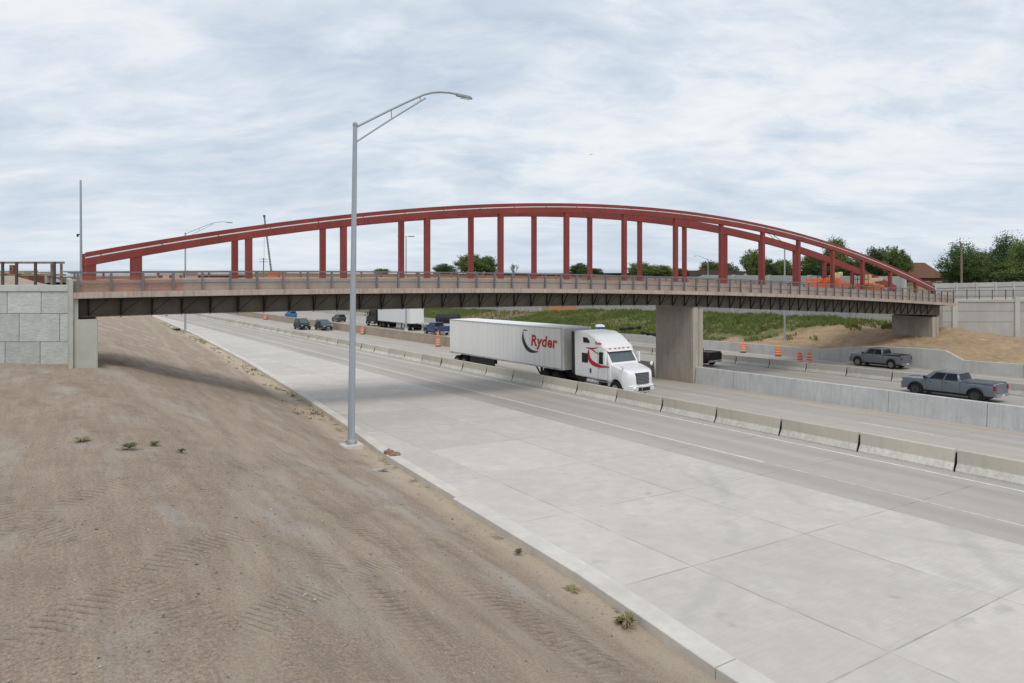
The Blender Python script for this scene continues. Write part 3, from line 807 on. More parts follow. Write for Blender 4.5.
# ------------------------------------------------------------------ left retaining wall (faces the camera)
def left_wall():
    base = at(70, 268, 32.1); base.z = 0
    r = empty('retaining_wall', (base.x, base.y, 0), YAWR, 'pale rough faced block panel retaining wall left of the bridge', 'retaining wall')
    # local x along the wall (negative = leftwards), local y away from camera
    px = 21.8
    def X(x): return (x-70)/px
    rows = [(291.5, 313.8, [-140,-97,-62,-27,7,41,69.8]), (313.8, 342, [-118,-82,-49,-15,19,59.5,69.8]), (342, 372, [-100,-63,-28,5,40,69.8])]
    pm, N, b = newmat('split_face_panel', .93, 0, .2)
    v = coords(N); oi = N.new('ShaderNodeObjectInfo')
    n1 = N.noise(v, 2.0, 4, .6); vo = N.noise(N.map(v, (1,1,2.2), (0,.3,0)), 4.5, 5, .6, .6)
    c = N.mix(N.mapr(n1, .3, .7), (.46,.485,.47), (.59,.615,.585)); c = N.mix(N.mapr(vo, .42, .66, 0, .35), c, (.36,.38,.365))
    s = N.new('ShaderNodeVectorMath', operation='SCALE'); N.ln(c, s.inputs[0]); N.ln(N.mapr(oi.outputs['Random'], 0, 1, .86, 1.1), s.inputs[3])
    N.ln(s.outputs[0], b.inputs['Base Color']); N.ln(N.bump(vo, .55, .06), b.inputs['Normal'])
    for y0, y1, xs in rows:
        z1 = 8-(y0-268)/px; z0 = 8-(y1-268)/px
        for a, b_ in zip(xs, xs[1:]):
            MB().box(X(a)+.012, X(b_)-.012, 0, .25, z0+.012, z1-.012).build('wall_panel', pm, r, bevel=.015, seg=1)
    MB().box(X(-150), X(69.8), .08, .6, 2.5, 6.9).build('backing', M['cap'], r)
    MB().box(X(-150), X(70), -.06, .7, 8-23.3/px, 8-17/px).build('coping', M['cap'], r, bevel=.02)
    # timber guard rail standing on the wall
    g = empty('guard_rail', (base.x, base.y, 7.22), YAWR, 'rough timber guard rail standing on top of the left retaining wall', 'guard rail')
    top = 8+6.5/px-7.22
    MB().box(X(-150), X(60.5), .22, .31, top-.10, top).build('top_rail', M['wood'], g)
    MB().box(X(-150), X(61), .32, .36, .42, .50).build('mid_rail', M['wood'], g)
    for x in (-110,-70,-45,-20,0,14,33,52): MB().box(X(x)-.045, X(x)+.045, .12, .215, -.02, top-.02).build('post', M['wood_dark'], g)
    for x in (45.5, 55.2,): MB().box(X(x)-.04, X(x)+.04, .40, .48, -.02, top-.05).build('post', M['wood'], g)
    MB().box(X(57), X(74), .45, .5, .58, .63).build('tie_rail', M['rail'], g)
left_wall()

# ------------------------------------------------------------------ right hand walls
def right_walls():
    s = 9.0; D = 700/s
    base = at(940, 268, D); base.z = 0
    r = empty('retaining_wall', (base.x, base.y, 0), YAWR, 'tall grey panel retaining wall behind the sand heap at the right', 'retaining wall')
    def X(x): return (x-940)/s
    rows = [(301.5, 311.3), (311.3, 322), (322, 345)]
    xs = [941, 954, 1016.5, 1080, 1143, 1206, 1270]
    for y0, y1 in rows:
        for a, b_ in zip(xs, xs[1:]):
            MB().box(X(a)+.2, X(b_)-.2, .05, .3, 8-(y1-268)/s+.02, 8-(y0-268)/s-.02).build('wall_panel', M['noisewall'], r, bevel=.01, seg=1)
    MB().box(X(940), X(1270), .1, .5, -1, 4.2).build('backing', M['pier'], r)
    for x, yt in ((954.5, 300), (1017, 297), (1080, 297), (1143, 297), (1206,297)):
        MB().box(X(x)-.28, X(x)+.28, -.12, .35, -1, 8-(yt-268)/s).build('column', M['noisepost'], r, bevel=.02)
    MB().box(X(938), X(1270), -.04, .5, 8-(302-268)/s, 8-(299.5-268)/s).build('coping', M['noisepost'], r, bevel=.02)
    g = empty('walkway_railing', (base.x, base.y, 4.5), YAWR, 'thin railing with mesh along the top of the right retaining wall', 'railing')
    for y in (290.3, 296): MB().box(X(944), X(1270), .18, .23, 8-(y+.5-268)/s-4.5, 8-(y-268)/s-4.5).build('rail_bar', M['rail'], g)
    for x in (955, 968.5, 981, 994, 1007.5, 1015, 1029, 1043): MB().box(X(x)-.035, X(x)+.035, .24, .31, 0, 8-(289.5-268)/s-4.5).build('post', M['wood_dark'], g)
    me = MB().add([(X(944), .235, 0), (X(1270), .235, 0), (X(1270), .235, 1.05), (X(944), .235, 1.05)], [(0,1,2,3)]); me.build('mesh_infill', M['mesh'], g, norm=False)
    # noise wall on the far side of the approach
    p0 = at(936, 268, 84.5); p1 = at(1060, 268, 100)
    d = p1-p0; L = d.length; yaw = math.atan2(d.y, d.x)
    w = empty('noise_wall', (p0.x, p0.y, 0), yaw, 'tall pale concrete noise wall behind the railing at the right', 'noise wall')
    top = 6.12
    k = 0; x = 0
    while x < L:
        MB().box(x+.22, min(L, x+4.6)-.22, .06, .22, 3.0, top).build('wall_panel', M['noisewall'], w, bevel=.01, seg=1)
        MB().box(x-.2, x+.2, 0, .3, 3.0, top+.05).build('post', M['noisepost'], w, bevel=.015)
        x += 4.6
    MB().box(.22, L, .02, .055, top-.62, top-.56).build('rail_strip', M['rail'], w)
    # approach slab behind the front wall
    f = MB(); q = [at(938, 268, D+.6), at(1250, 268, D+.6), at(1150, 268, 112), at(936, 268, 84)]
    f.add([(p.x, p.y, 4.25) for p in q], [(0,1,2,3)]).build('path', M['deck'])['kind'] = 'structure'
    # long noise wall along the top of the embankment
    w = empty('noise_wall', (82, 0, 0), 0, 'long pale panelled noise wall above the grass slope behind the bridge', 'noise wall')
    a = 42.6
    while a < 103:
        z0 = lerp(a+2.5, ZW)
        zt = lerp(a+2.5, [(40,7.05),(70,6.95),(80,6.4),(104,5.4)])
        MB().box(.0, .14, a+.2, a+5.85, z0-.8, zt).build('wall_panel', M['noisewall'], w, bevel=.01, seg=1)
        MB().box(-.12, .26, a-.18, a+.18, z0-.8, zt+.08).build('post', M['noisepost'], w, bevel=.01, seg=1)
        a += 6.05
    w = empty('noise_wall', (80.5, 0, 0), 0, 'short far noise wall above grass, left of the gap with orange net', 'noise wall')
    a = 112.5
    while a < 200:
        z0 = lerp(a+2.5, ZW)+.5
        MB().box(.0, .14, a+.2, a+5.85, z0-1.5, z0+2.2).build('wall_panel', M['noisewall'], w, bevel=.01, seg=1)
        MB().box(-.12, .26, a-.18, a+.18, z0-1.5, z0+2.3).build('post', M['noisepost'], w, bevel=.01, seg=1)
        a += 6.05
    # orange net in the gap
    mb = MB()
    P = [(549,308.2),(556,307.6),(563,308.5),(570,307.4),(577,308.6)]
    for i, (x, y) in enumerate(P):
        p = at(x, y, 112+i*.5); mb.v += [(p.x, p.y, p.z-.30-.12*(i%2)), (p.x, p.y, p.z+.12)]
    for i in range(4): mb.f.append((2*i, 2*i+2, 2*i+3, 2*i+1))
    tag(mb.build('safety_net', M['net'], norm=False), 'sagging bright orange net in the gap between the noise walls', 'safety net')
right_walls()

# ------------------------------------------------------------------ lamps
def lamp(loc, h, arm, rise, ang, label, group='street lamps along the freeway', truss=True, lean=(0,0), foot=True, r0=.15, r1=.085):
    """tapered pole, truss arm reaching along +x (rotated by ang)"""
    e = empty('street_lamp', loc, ang, label, 'street lamp', group)
    lx, ly = lean
    MB().tube([(lx*t, ly*t, h*t) for t in (0,.02,.25,.5,.75,1)], [r0*1.0,r0,r0-(r0-r1)*.25,r0-(r0-r1)*.5,r0-(r0-r1)*.75,r1], 14).build('pole', M['galv'], e, smooth=40)
    MB().lathe([(r1*1.15,-.06),(r1*1.2,.03),(r1*.5,.1)], 12, (lx,ly,h)).build('pole_cap', M['arm'], e, smooth=40)
    if foot:
        MB().box(-.42,.42,-.34,.34,-.45,.10).build('footing', M['kerb'], e, bevel=.02)
        fl = MB().box(-.2,.2,-.2,.2,.102,.14); fl.lathe([(r0*1.28,.14),(r0*1.22,.22),(r0*1.02,.30)], 14)
        b = fl.build('base_flange', M['galv'], e, smooth=35)
        for sx in (-1,1):
            for sy in (-1,1): MB().lathe([(.028,.14),(.028,.22)], 6, (sx*.16, sy*.16, 0)).build('anchor_bolt', M['arm'], b)
    za = h-.12
    P = [(0,0,0),(.30,0,.22*1),(.58,0,.62*rise/rise),(1,0,1)]
    # upper tube: straight climb then bends level
    up = []
    for t, f in ((0,0),(.15,.23),(.3,.46),(.45,.68),(.58,.86),(.66,.935),(.74,.975),(.82,.99),(.92,.98)):
        up.append((lx+arm*t, ly, za+rise*f))
    ub = MB().tube(up, .045, 8); ar = ub.build('arm', M['arm'], e, smooth=40)
    if truss:
        MB().tube([(lx, ly, za-.62), (lx+arm*.30, ly, za-.62+(rise*.86+.55)*.5), (lx+arm*.60, ly, za+rise*.80)], .035, 8).build('strut', M['arm'], ar, smooth=40)
        for t, f1 in ((.3, .46), (.55,.82)):
            z1 = za+rise*f1; z0 = za-.62+(rise*.80+.62)*(t/.60)
            MB().tube([(lx+arm*t, ly, z0), (lx+arm*t, ly, z1)], .02, 6).build('tie', M['arm'], ar)
    hd = MB(); x0 = lx+arm*.88; x1 = lx+arm*1.04; z = za+rise*.985
    hd.hexa([(x0,ly-.06,z-.10),(x1,ly-.09,z-.14),(x1,ly+.09,z-.14),(x0,ly+.06,z-.10),(x0,ly-.05,z+.05),(x1-.1,ly-.07,z-.0),(x1-.1,ly+.07,z-.0),(x0,ly+.05,z+.05)])
    hh = hd.build('lamp_head', M['arm'], e, bevel=.03, smooth=40)
    MB().box(x0+.25, x1-.12, ly-.06, ly+.06, z-.16, z-.135).build('diffuser', M['lens'], hh)
    return e
zl = bank(10.39, 28.0)
lamp((10.25, 27.6, zl+.10), 13.80-zl, 5.35, 2.05, 0.0, 'tall galvanised street lamp standing on the dirt bank by the kerb', lean=(.17,0), r0=.148, r1=.088)
lamp((16.4, 112.5, zr(16.4,112.5)-.1), 14.8, 6.4, 2.0, 0.0, 'distant street lamp on the verge whose pole shows below the left deck', r0=.16, r1=.10)
lamp((69.5, 49.4, right_bank(69.5, 49.4)-.2), 11.3, 4.2, 2.0, PI*.86, 'street lamp on the grass slope seen between the posts near the right of the arch', r0=.12, r1=.07)
p = at(708, 259, 150); lamp((p.x, p.y, 4.6), p.z-4.6, 3, .8, YAWR+PI, 'small street lamp beside the dark roofed house', truss=False, foot=False, r0=.12, r1=.08)
p = at(500.5, 262, 190); lamp((p.x, p.y, 3.5), p.z-3.5, 4, 1.8, YAWR+PI, 'faint far street lamp just left of the bare tree', truss=False, foot=False, r0=.1, r1=.06)
p = at(511, 304, 700/5.3); lamp((p.x, p.y, -3.6), 2.3+3.6-.2, .6, .1, YAWR, 'thin grey post with short arm on the grass slope above the white trailer', truss=False, foot=False, r0=.09, r1=.09)
# twin headed lamp on the median wall
def twin():
    a = 87.7; n = 40.35; z = zr(n,a)+1.2
    e = empty('street_lamp', (n,a,z), -.35, 'twin headed street lamp on the old median wall', 'street lamp', 'street lamps along the freeway')
    H = 8+32/(700/(CS*n+CC*a)) - z
    MB().tube([(0,0,0),(0,0,H)], [.13,.07], 10).build('pole', M['galv'], e, smooth=40)
    MB().box(-.22,.22,-.22,.22,.002,.35).build('footing', M['kerb'], e)
    MB().tube([(-.75,0,H-.05),(.75,0,H-.05)], .04, 6).build('cross_arm', M['arm'], e)
    for s in (-1,1): MB().box(s*.75-.4, s*.75+.4, -.15, .15, H-.12, H+.02).build('lamp_head', M['arm'], e, bevel=.03)
twin()
def simple_poles():
    p = at(81.3, 268, 37.5)
    e = empty('camera_pole', (p.x, p.y, 6.4), 0, 'slender grey pole with a small camera at the left end of the bridge', 'pole')
    MB().tube([(0,0,0),(-.03,0,6.3)], [.075,.05], 10).build('pole', M['galv'], e, smooth=40)
    q = MB(); q.box(-.16,-.05,-.03,.03,3.36,3.42); q.box(-.22,-.12,-.05,.05,3.27,3.42); q.build('camera_housing', M['dark'], e, bevel=.01)
    p = at(961.5, 268, 103)
    e = empty('utility_pole', (p.x, p.y, 5.0), YAWR, 'brown timber utility pole with lamp arms standing before the big trees', 'utility pole')
    H = 8+25/700*103-5.0
    MB().tube([(0,0,0),(0,0,H)], [.17,.12], 10).build('pole', M['wood'], e, smooth=40)
    MB().tube([(0,0,H-.1),(-1.2,0,H+.05)], .04, 6).build('arm', M['arm'], e)
    MB().box(-1.7,-1.1,-.12,.12,H-.03,H+.1).build('lamp_head', M['arm'], e, bevel=.03)
    p = at(263.5, 268, 260)
    e = empty('utility_pole', (p.x, p.y, 3), YAWR, 'faint distant utility pole with crossarm left of the crane boom', 'utility pole')
    H = 8+10/700*260-3
    MB().tube([(0,0,0),(0,0,H)], [.18,.14], 8).build('pole', M['wood_dark'], e)
    for z in (H-.4, H-1.4): MB().box(-1.5,1.5,-.08,.08,z-.08,z+.08).build('crossarm', M['wood_dark'], e)
    # crane
    c = at(272, 272, 172); t = at(264.3, 217, 172)
    e = empty('crawler_crane', (c.x, c.y, 4.2), YAWR, 'dark leaning crane boom rising behind the left part of the arch', 'crane')
    bx = -(272-264.3)/700*172; bz = t.z-4.2; z0 = 1.6
    mb = MB()
    w = .17
    for sx, sy in ((-1,-1),(1,-1),(1,1),(-1,1)):
        mb.tube([(sx*w*.9, sy*w*.9, z0), (bx+sx*w*.6, sy*w*.6, bz)], .045, 5)
    K = 22
    for k in range(K):
        t0, t1 = k/K, (k+1)/K
        for sy in (-1,1):
            s0 = -1 if k % 2 else 1
            mb.tube([(bx*t0+s0*w*.8, sy*w*.75, z0+(bz-z0)*t0), (bx*t1-s0*w*.8, sy*w*.75, z0+(bz-z0)*t1)], .035, 4)
    mb.build('boom', M['craneblack'], e)
    MB().box(bx-.25, bx+.25, -.2, .2, bz-.1, bz+.5).build('boom_head', M['craneblack'], e, bevel=.05)
    MB().box(-.6, 3.2, -1.3, 1.3, 1.0, 2.9).build('cab_house', M['orange2'], e, bevel=.1)
    for s in (-1,1): MB().box(-2.6,2.6,s*1.6-.4,s*1.6+.4,-.1,.95).build('crawler_track', M['tyre'], e, bevel=.25, seg=3)
    MB().tube([(bx*.98, 0, bz),(bx*1.05,0,3.2)], .03, 4).build('hoist_line', M['craneblack'], e)
simple_poles()

# ------------------------------------------------------------------ barrels
def barrels():
    proto = None
    spots = [(39.15, 75.9, 'orange and white barrel left of the white trailer tail'), (39.75, 102.2, 'orange and white barrel right of the main lamp pole, by the old median wall'), (39.6, 160, 'small distant orange barrel left of the two oncoming cars'),
             (65.2, 51.7, 'leftmost orange barrel along the ramp wall right of the pier'), (65.0, 47.0, 'orange barrel by the ramp wall between the lone left barrel and the pair'),
             (61.3, 41.9, 'left barrel of the close pair behind the far barrier row'), (61.4, 40.9, 'right barrel of the close pair behind the far barrier row'), (23.0, 186, 'tiny far orange barrel at the end of the shoulder')]
    for i, (n, a, lab) in enumerate(spots):
        if proto is None:
            e = empty('traffic_barrel', (0,0,0))
            MB().lathe([(.33,0),(.33,.08),(.30,.09)], 18).build('rubber_base', M['tyre'], e)
            MB().lathe([(.285,.091),(.28,.30),(.272,.52),(.262,.72),(.25,.95),(.17,1.0)], 18).build('drum', M['orange'], e, smooth=35)
            for z, r in ((.24,.283),(.50,.274),(.76,.262)):
                MB().lathe([(r+.004,z),(r+.001,z+.085)], 18).build('reflective_band', M['white_ref'], e, smooth=35)
            MB().box(-.12,.12,-.02,.02,1.0,1.07).build('handle', M['orange'], e)
            proto = e
        else: e = copy_tree(proto)
        e.location = (n, a, zr(n,a)+.002); e.rotation_euler = (U(-.03,.03), U(-.03,.03), U(0,3))
        tag(e, lab, 'traffic barrel', 'orange traffic barrels')
barrels()

# ------------------------------------------------------------------ vehicles
def wheel(parent, x, y, z, R_, w, rimmat, side, spokes=6, rr=.62):
    t = MB().lathe([(R_*.60,-w/2),(R_*.93,-w/2),(R_,-w/2+.03),(R_,w/2-.03),(R_*.93,w/2),(R_*.60,w/2)], 24, (x,y,z), 'y')
    wl = t.build('wheel', M['tyre'], parent, smooth=35)
    yo = y+side*(w/2)
    r = MB().lathe([(R_*rr,0),(R_*rr,side*.012),(R_*rr*.9,side*-.03 if False else side*.004),(R_*.25,side*.0),(R_*.2,side*.03),(R_*.05,side*.03)], 20, (x,yo,z), 'y')
    for k in range(spokes):
        a = 2*PI*k/spokes; ca, sa = math.cos(a), math.sin(a); h = R_*.07
        q = [(R_*.15,-h),(R_*rr*.92,-h*.8),(R_*rr*.92,h*.8),(R_*.15,h)]
        pts = [(x+u*ca-v*sa, z+u*sa+v*ca) for u, v in q]
        r.add([(a_, yo+side*.006, b_) for a_, b_ in pts]+[(a_, yo+side*.03, b_) for a_, b_ in pts], [(0,1,2,3),(7,6,5,4),(0,4,5,1),(1,5,6,2),(2,6,7,3),(3,7,4,0)])
    r.build('rim', rimmat, wl, smooth=35)
    return wl
def loft(stations, name, mat, parent, closed=True, smooth=32):
    """stations: (x, halfwidth, zb, zt) -> rounded car-body ring"""
    mb = MB(); R_ = []
    for (x, w, zb_, zt) in stations:
        h = zt-zb_
        half = [(0,zb_),(w*.80,zb_),(w*.95,zb_+min(.05,h*.2)),(w,zb_+h*.38),(w*.995,zb_+h*.66),(w*.965,zt-min(.05,h*.2)),(w*.88,zt-.005),(w*.5,zt+.018),(0,zt+.025)]
        ring = [(x,-y,z) for y, z in half] + [(x,y,z) for y, z in half[-2:0:-1]]
        R_.append(ring)
    n = len(R_[0]); o = 0
    for r in R_: mb.v += r
    for i in range(len(R_)-1):
        for k in range(n):
            k2 = (k+1) % n; mb.f.append((i*n+k, i*n+k2, (i+1)*n+k2, (i+1)*n+k))
    mb.f.append(tuple(range(n))[::-1]); mb.f.append(tuple((len(R_)-1)*n+k for k in range(n)))
    return mb.build(name, mat, parent, smooth=smooth)
def arch_stations(xs, wheels, R_, zb_, zt, w, zc):
    """xs sorted, fn zt(x), w(x); adds stations round each wheel"""
    X = set(round(x,3) for x in xs)
    for c in wheels:
        for k in range(9): X.add(round(c - R_*math.cos(PI*k/8), 3))
        X.add(round(c-R_-.01,3)); X.add(round(c+R_+.01,3))
    out = []
    for x in sorted(X):
        b = zb_
        for c in wheels:
            if abs(x-c) < R_: b = max(b, zc+math.sqrt(R_*R_-(x-c)**2))
        out.append((x, w(x), b, zt(x)))
    return out
def quadlerp(q, u, v):
    a = Vector(q[0]).lerp(Vector(q[1]), u); b = Vector(q[3]).lerp(Vector(q[2]), u); return a.lerp(b, v)
def pane(q, u0, u1, v0, v1, off, mat, name, parent, thick=.012):
    """glass panel slightly proud of quad q (corner order bl, br, tr, tl)"""
    P = [quadlerp(q, u, v) for u, v in ((u0,v0),(u1,v0),(u1,v1),(u0,v1))]
    nrm = (P[1]-P[0]).cross(P[3]-P[0]).normalized()
    if nrm.dot(Vector(off)) < 0: nrm = -nrm
    mb = MB(); mb.hexa([p-nrm*.03 for p in P]+[p+nrm*thick for p in P])
    return mb.build(name, mat, parent, bevel=.006, seg=1)
def cabin(parent, mat, xb0, xb1, xt0, xt1, zb_, zt, wb, wt, doors, name='cab'):
    """greenhouse: x b0..b1 at belt (rear..front), t0..t1 at roof"""
    c = [(xb0,-wb,zb_),(xb1,-wb,zb_),(xb1,wb,zb_),(xb0,wb,zb_),(xt0,-wt,zt),(xt1,-wt,zt),(xt1,wt,zt),(xt0,wt,zt)]
    cb = MB().hexa(c).build(name, mat, parent, bevel=.055, seg=3, smooth=40)
    fr = [c[1],c[2],c[6],c[5]]; re = [c[0],c[3],c[7],c[4]]
    pane(fr, .07,.93,.12,.93,(1,0,0), M['glass2'], 'windscreen', cb)
    pane(re, .1,.9,.15,.88,(-1,0,0), M['glass'], 'rear_window', cb)
    for s in (-1,1):
        q = [(xb0,s*wb,zb_),(xb1,s*wb,zb_),(xt1,s*wt,zt),(xt0,s*wt,zt)]
        for (u0,u1) in doors: pane(q, u0,u1,.12,.86,(0,s,0), M['glass'], 'side_window', cb)
    return cb
def pitch_for(h): return h
PT = math.atan(.02316)
def pickup(n, a, z, hd, mat, label, scale=1., cover=True, rims='rim', chromeb=True):
    """crew-cab pickup, local +x forward, 5.9 m long"""
    e = empty('pickup_truck', (n, a, z), hd, label, 'pickup truck', None, (-PT if hd > 0 else PT), scale)
    def zt(x):
        return lerp(x, [(-2.95,1.30),(-2.9,1.33),(-.95,1.34),(-.9,1.35),(1.35,1.35),(1.5,1.34),(2.3,1.32),(2.74,1.28),(2.9,1.21),(2.96,1.12)])
    def w(x): return lerp(x, [(-2.95,.96),(-2.85,1.0),(0,1.0),(2.4,1.0),(2.75,.98),(2.9,.93),(2.96,.88)])
    st = arch_stations([-2.95,-2.9,-2.4,-1.3,-.95,-.9,0,.6,1.25,1.35,2.45,2.6,2.75,2.9,2.96], (-1.80,1.93), .52, .44, zt, w, .43)
    b = loft(st, 'body', mat, e)
    MB().box(-2.5,2.6,-.78,.78,.30,1.0).build('underbody', M['dark'], e)
    # bed: dark cover sunk between rails, tailgate
    if cover: MB().box(-2.82,-.98,-.84,.84,1.31,1.385).build('bed_cover', M['cover'], e, bevel=.02)
    else: MB().box(-2.82,-.98,-.80,.80,1.29,1.358).build('bed_floor', M['dark'], e, bevel=.01)
    for s in (-1,1): MB().box(-2.88,-.95,s*.93-.045,s*.93+.045,1.315,1.385).build('bed_rail', mat if cover else M['dark'], e, bevel=.02)
    MB().box(-2.975,-2.93,-.74,.74,.72,1.35).build('tailgate', mat, e, bevel=.02)
    cabin(e, mat, -.90, 1.52, -.74, .78, 1.3, 1.93, .95, .78, ((.05,.41),(.44,.82)))
    for s in (-1,1):
        MB().box(-2.985,-2.86,s*.90-.085,s*.90+.085,.92,1.24).build('tail_light', M['red_lamp'], e, bevel=.015)
        MB().box(2.72,2.94,s*.80-.15,s*.80+.15,.94,1.14).build('headlight', M['lens'], e, bevel=.03)
        MB().hexa([(1.15,s*1.0,1.33),(1.33,s*1.0,1.33),(1.33,s*1.18,1.35),(1.18,s*1.18,1.35),(1.15,s*1.0,1.5),(1.3,s*1.0,1.5),(1.3,s*1.22,1.54),(1.18,s*1.22,1.54)]).build('door_mirror', M['dark'], e, bevel=.02)
        for x0 in (-.12, .88): MB().box(x0, x0+.14, s*.998-.008, s*.998+.016, 1.14, 1.17).build('door_handle', M['dark'], e)
        MB().box(-.9,1.3,s*.90-.06,s*.90+.10,.36,.41).build('running_board', M['dark'], e, bevel=.01)
        for xc in (-1.80,1.93):   # dark arch lips
            ar = MB(); P = []
            for k in range(13):
                t = PI*k/12; P.append((xc-.52*math.cos(t), s*.985, .43+.52*math.sin(t)))
            ar.tube(P, .028, 5); ar.build('arch_trim', M['dark'], e)
        for x0 in (-.93, .17, 1.22): MB().box(x0-.006, x0+.006, s*.998-.004, s*.998+.006, .52, 1.30).build('door_gap', M['dark'], e)
    MB().box(2.88,2.99,-.64,.64,.66,1.12).build('grille', M['dark'], e, bevel=.02)
    MB().box(2.85,3.03,-.9,.9,.40,.60).build('front_bumper', M['chrome' if chromeb else 'dark'], e, bevel=.04)
    MB().box(-3.05,-2.9,-.9,.9,.42,.62).build('rear_bumper', M['chrome' if chromeb else 'dark'], e, bevel=.04)
    MB().box(-3.062,-3.045,-.17,.17,.46,.60).build('number_plate', M['plate'], e)
    for x in (-1.80,1.93):
        for s in (-1,1): wheel(e, x, s*.86, .43, .43, .28, M[rims], s)
    return e
pickup(51.0, 23.25, zr(51.0,23.25)-.02, PI/2, M['greypaint'], 'blue grey crew cab pickup with dark bed cover passing behind the new median wall', 1.0, rims='rimdark').scale = (1, 1, .91)
pickup(64.3, 35.6, zr(64.3,35.6), PI/2, M['greypaint2'], 'grey crew cab pickup on the ramp beside the hump of the ramp wall', .91, cover=False, rims='rimgrey').scale = (.84, .91, .91)
pickup(51.9, 47.3, zr(51.9,47.3), PI/2, M['blackpaint'], 'black pickup whose tail shows right of the pier', 1.0, cover=False, rims='rimdark')
pickup(50.6, 98.6, zr(50.6,98.6), PI/2, M['bluepaint'], 'dark blue pickup between the far white trailer and the near white trailer', 1.0, cover=False)

def suv(n, a, hd, mat, roofmat, label, cat='car', L=4.7, H=1.75):
    e = empty('car', (n, a, zr(n,a)), hd, label, cat, 'distant cars on the freeway', (-PT if hd > 0 else PT))
    h = L/2
    def zt(x): return lerp(x, [(-h,.95),(-h+.1,1.02),(.6,1.06),(1.0,1.04),(h-.35,.96),(h-.08,.86),(h,.72)])
    def w(x): return lerp(x, [(-h,.82),(-h+.15,.92),(h-.6,.92),(h-.1,.84),(h,.72)])
    st = arch_stations([-h,-h+.1,-.5,.4,1.0,h-.35,h-.08,h], (-h+.85,h-.88), .40, .30, zt, w, .34)
    loft(st, 'body', mat, e)
    MB().box(-h+.3,h-.3,-.70,.70,.22,.8).build('underbody', M['dark'], e)
    cb = cabin(e, mat, -h+.12, 1.15, -h+.45, .35, 1.0, H, .86, .68, ((.06,.30),(.33,.58),(.61,.84)))
    MB().box(-h+.55,.28,-.62,.62,H+.002,H+.03).build('roof_panel', roofmat, e, bevel=.012)
    for s in (-1,1):
        MB().box(h-.18,h+.005,s*.66-.14,s*.66+.14,.66,.80).build('headlight', M['lens'], e, bevel=.02)
        MB().box(-h-.01,-h+.15,s*.76-.09,s*.76+.09,.72,.98).build('tail_light', M['red_lamp'], e, bevel=.02)
        MB().box(.85,1.0,s*.95-.08,s*.95+.08,1.06,1.18).build('door_mirror', mat, e, bevel=.02)
    MB().box(h-.06,h+.02,-.45,.45,.42,.72).build('grille', M['dark'], e, bevel=.02)
    MB().box(h-.02,h+.03,-.17,.17,.42,.54).build('number_plate', M['plate'], e)
    for x in (-h+.85,h-.88):
        for s in (-1,1): wheel(e, x, s*.80, .34, .34, .22, M['rim'], s, 5)
    return e
suv(35.4, 118.5, -PI/2, M['blackpaint'], M['silver'], 'oncoming black off road car with pale roof, left one of the pair', H=1.85, L=4.5)
suv(38.1, 115.5, -PI/2, M['charcoal'], M['charcoal'], 'oncoming charcoal car, right one of the pair', H=1.72, L=4.8)
suv(51.8, 147, PI/2, M['charcoal'], M['charcoal'], 'dark car driving away beyond the old median wall', H=1.6, L=4.7)
suv(48.6, 172, PI/2, M['bluebright'], M['bluebright'], 'bright blue car far off just under the bridge girder', H=1.6, L=4.7)

def text_mesh(txt, size, shear, bold, name, mat, parent, M4):
    cu = bpy.data.curves.new(name, 'FONT'); cu.body = txt; cu.size = size; cu.shear = shear; cu.offset = bold; cu.extrude = .003
    cu.resolution_u = 3; cu.space_character = 1.05
    ob = bpy.data.objects.new(name+'_tmp', cu); C.objects.link(ob)
    bpy.context.view_layer.update()
    dg = bpy.context.evaluated_depsgraph_get()
    me = bpy.data.meshes.new_from_object(ob.evaluated_get(dg)); me.transform(M4); me.materials.clear(); me.materials.append(mat)
    bpy.data.objects.remove(ob)
    o = bpy.data.objects.new(name, me); C.objects.link(o); o.parent = parent
    return o
def ribbon(pts, widths, y, t, name, mat, parent, side):
    """flat decal on the plane y=const, pts in (x,z)"""
    mb = MB(); P = [Vector((p[0],0,p[1])) for p in pts]
    for i, p in enumerate(P):
        d = (P[min(i+1,len(P)-1)]-P[max(i-1,0)]).normalized(); nn = Vector((-d.z,0,d.x))*widths[i]/2
        for q in (p+nn, p-nn): mb.v.append((q.x, y, q.z))
    for i in range(len(P)-1): mb.f.append((2*i,2*i+1,2*i+3,2*i+2))
    return mb.build(name, mat, parent)
def catmull(P, n=6):
    out = []
    for i in range(len(P)-1):
        p0 = P[max(i-1,0)]; p1 = P[i]; p2 = P[i+1]; p3 = P[min(i+2,len(P)-1)]
        for k in range(n):
            t = k/n
            out.append(tuple(.5*((2*p1[j])+(-p0[j]+p2[j])*t+(2*p0[j]-5*p1[j]+4*p2[j]-p3[j])*t*t+(-p0[j]+3*p1[j]-3*p2[j]+p3[j])*t**3) for j in range(len(p1))))
    out.append(tuple(P[-1])); return out

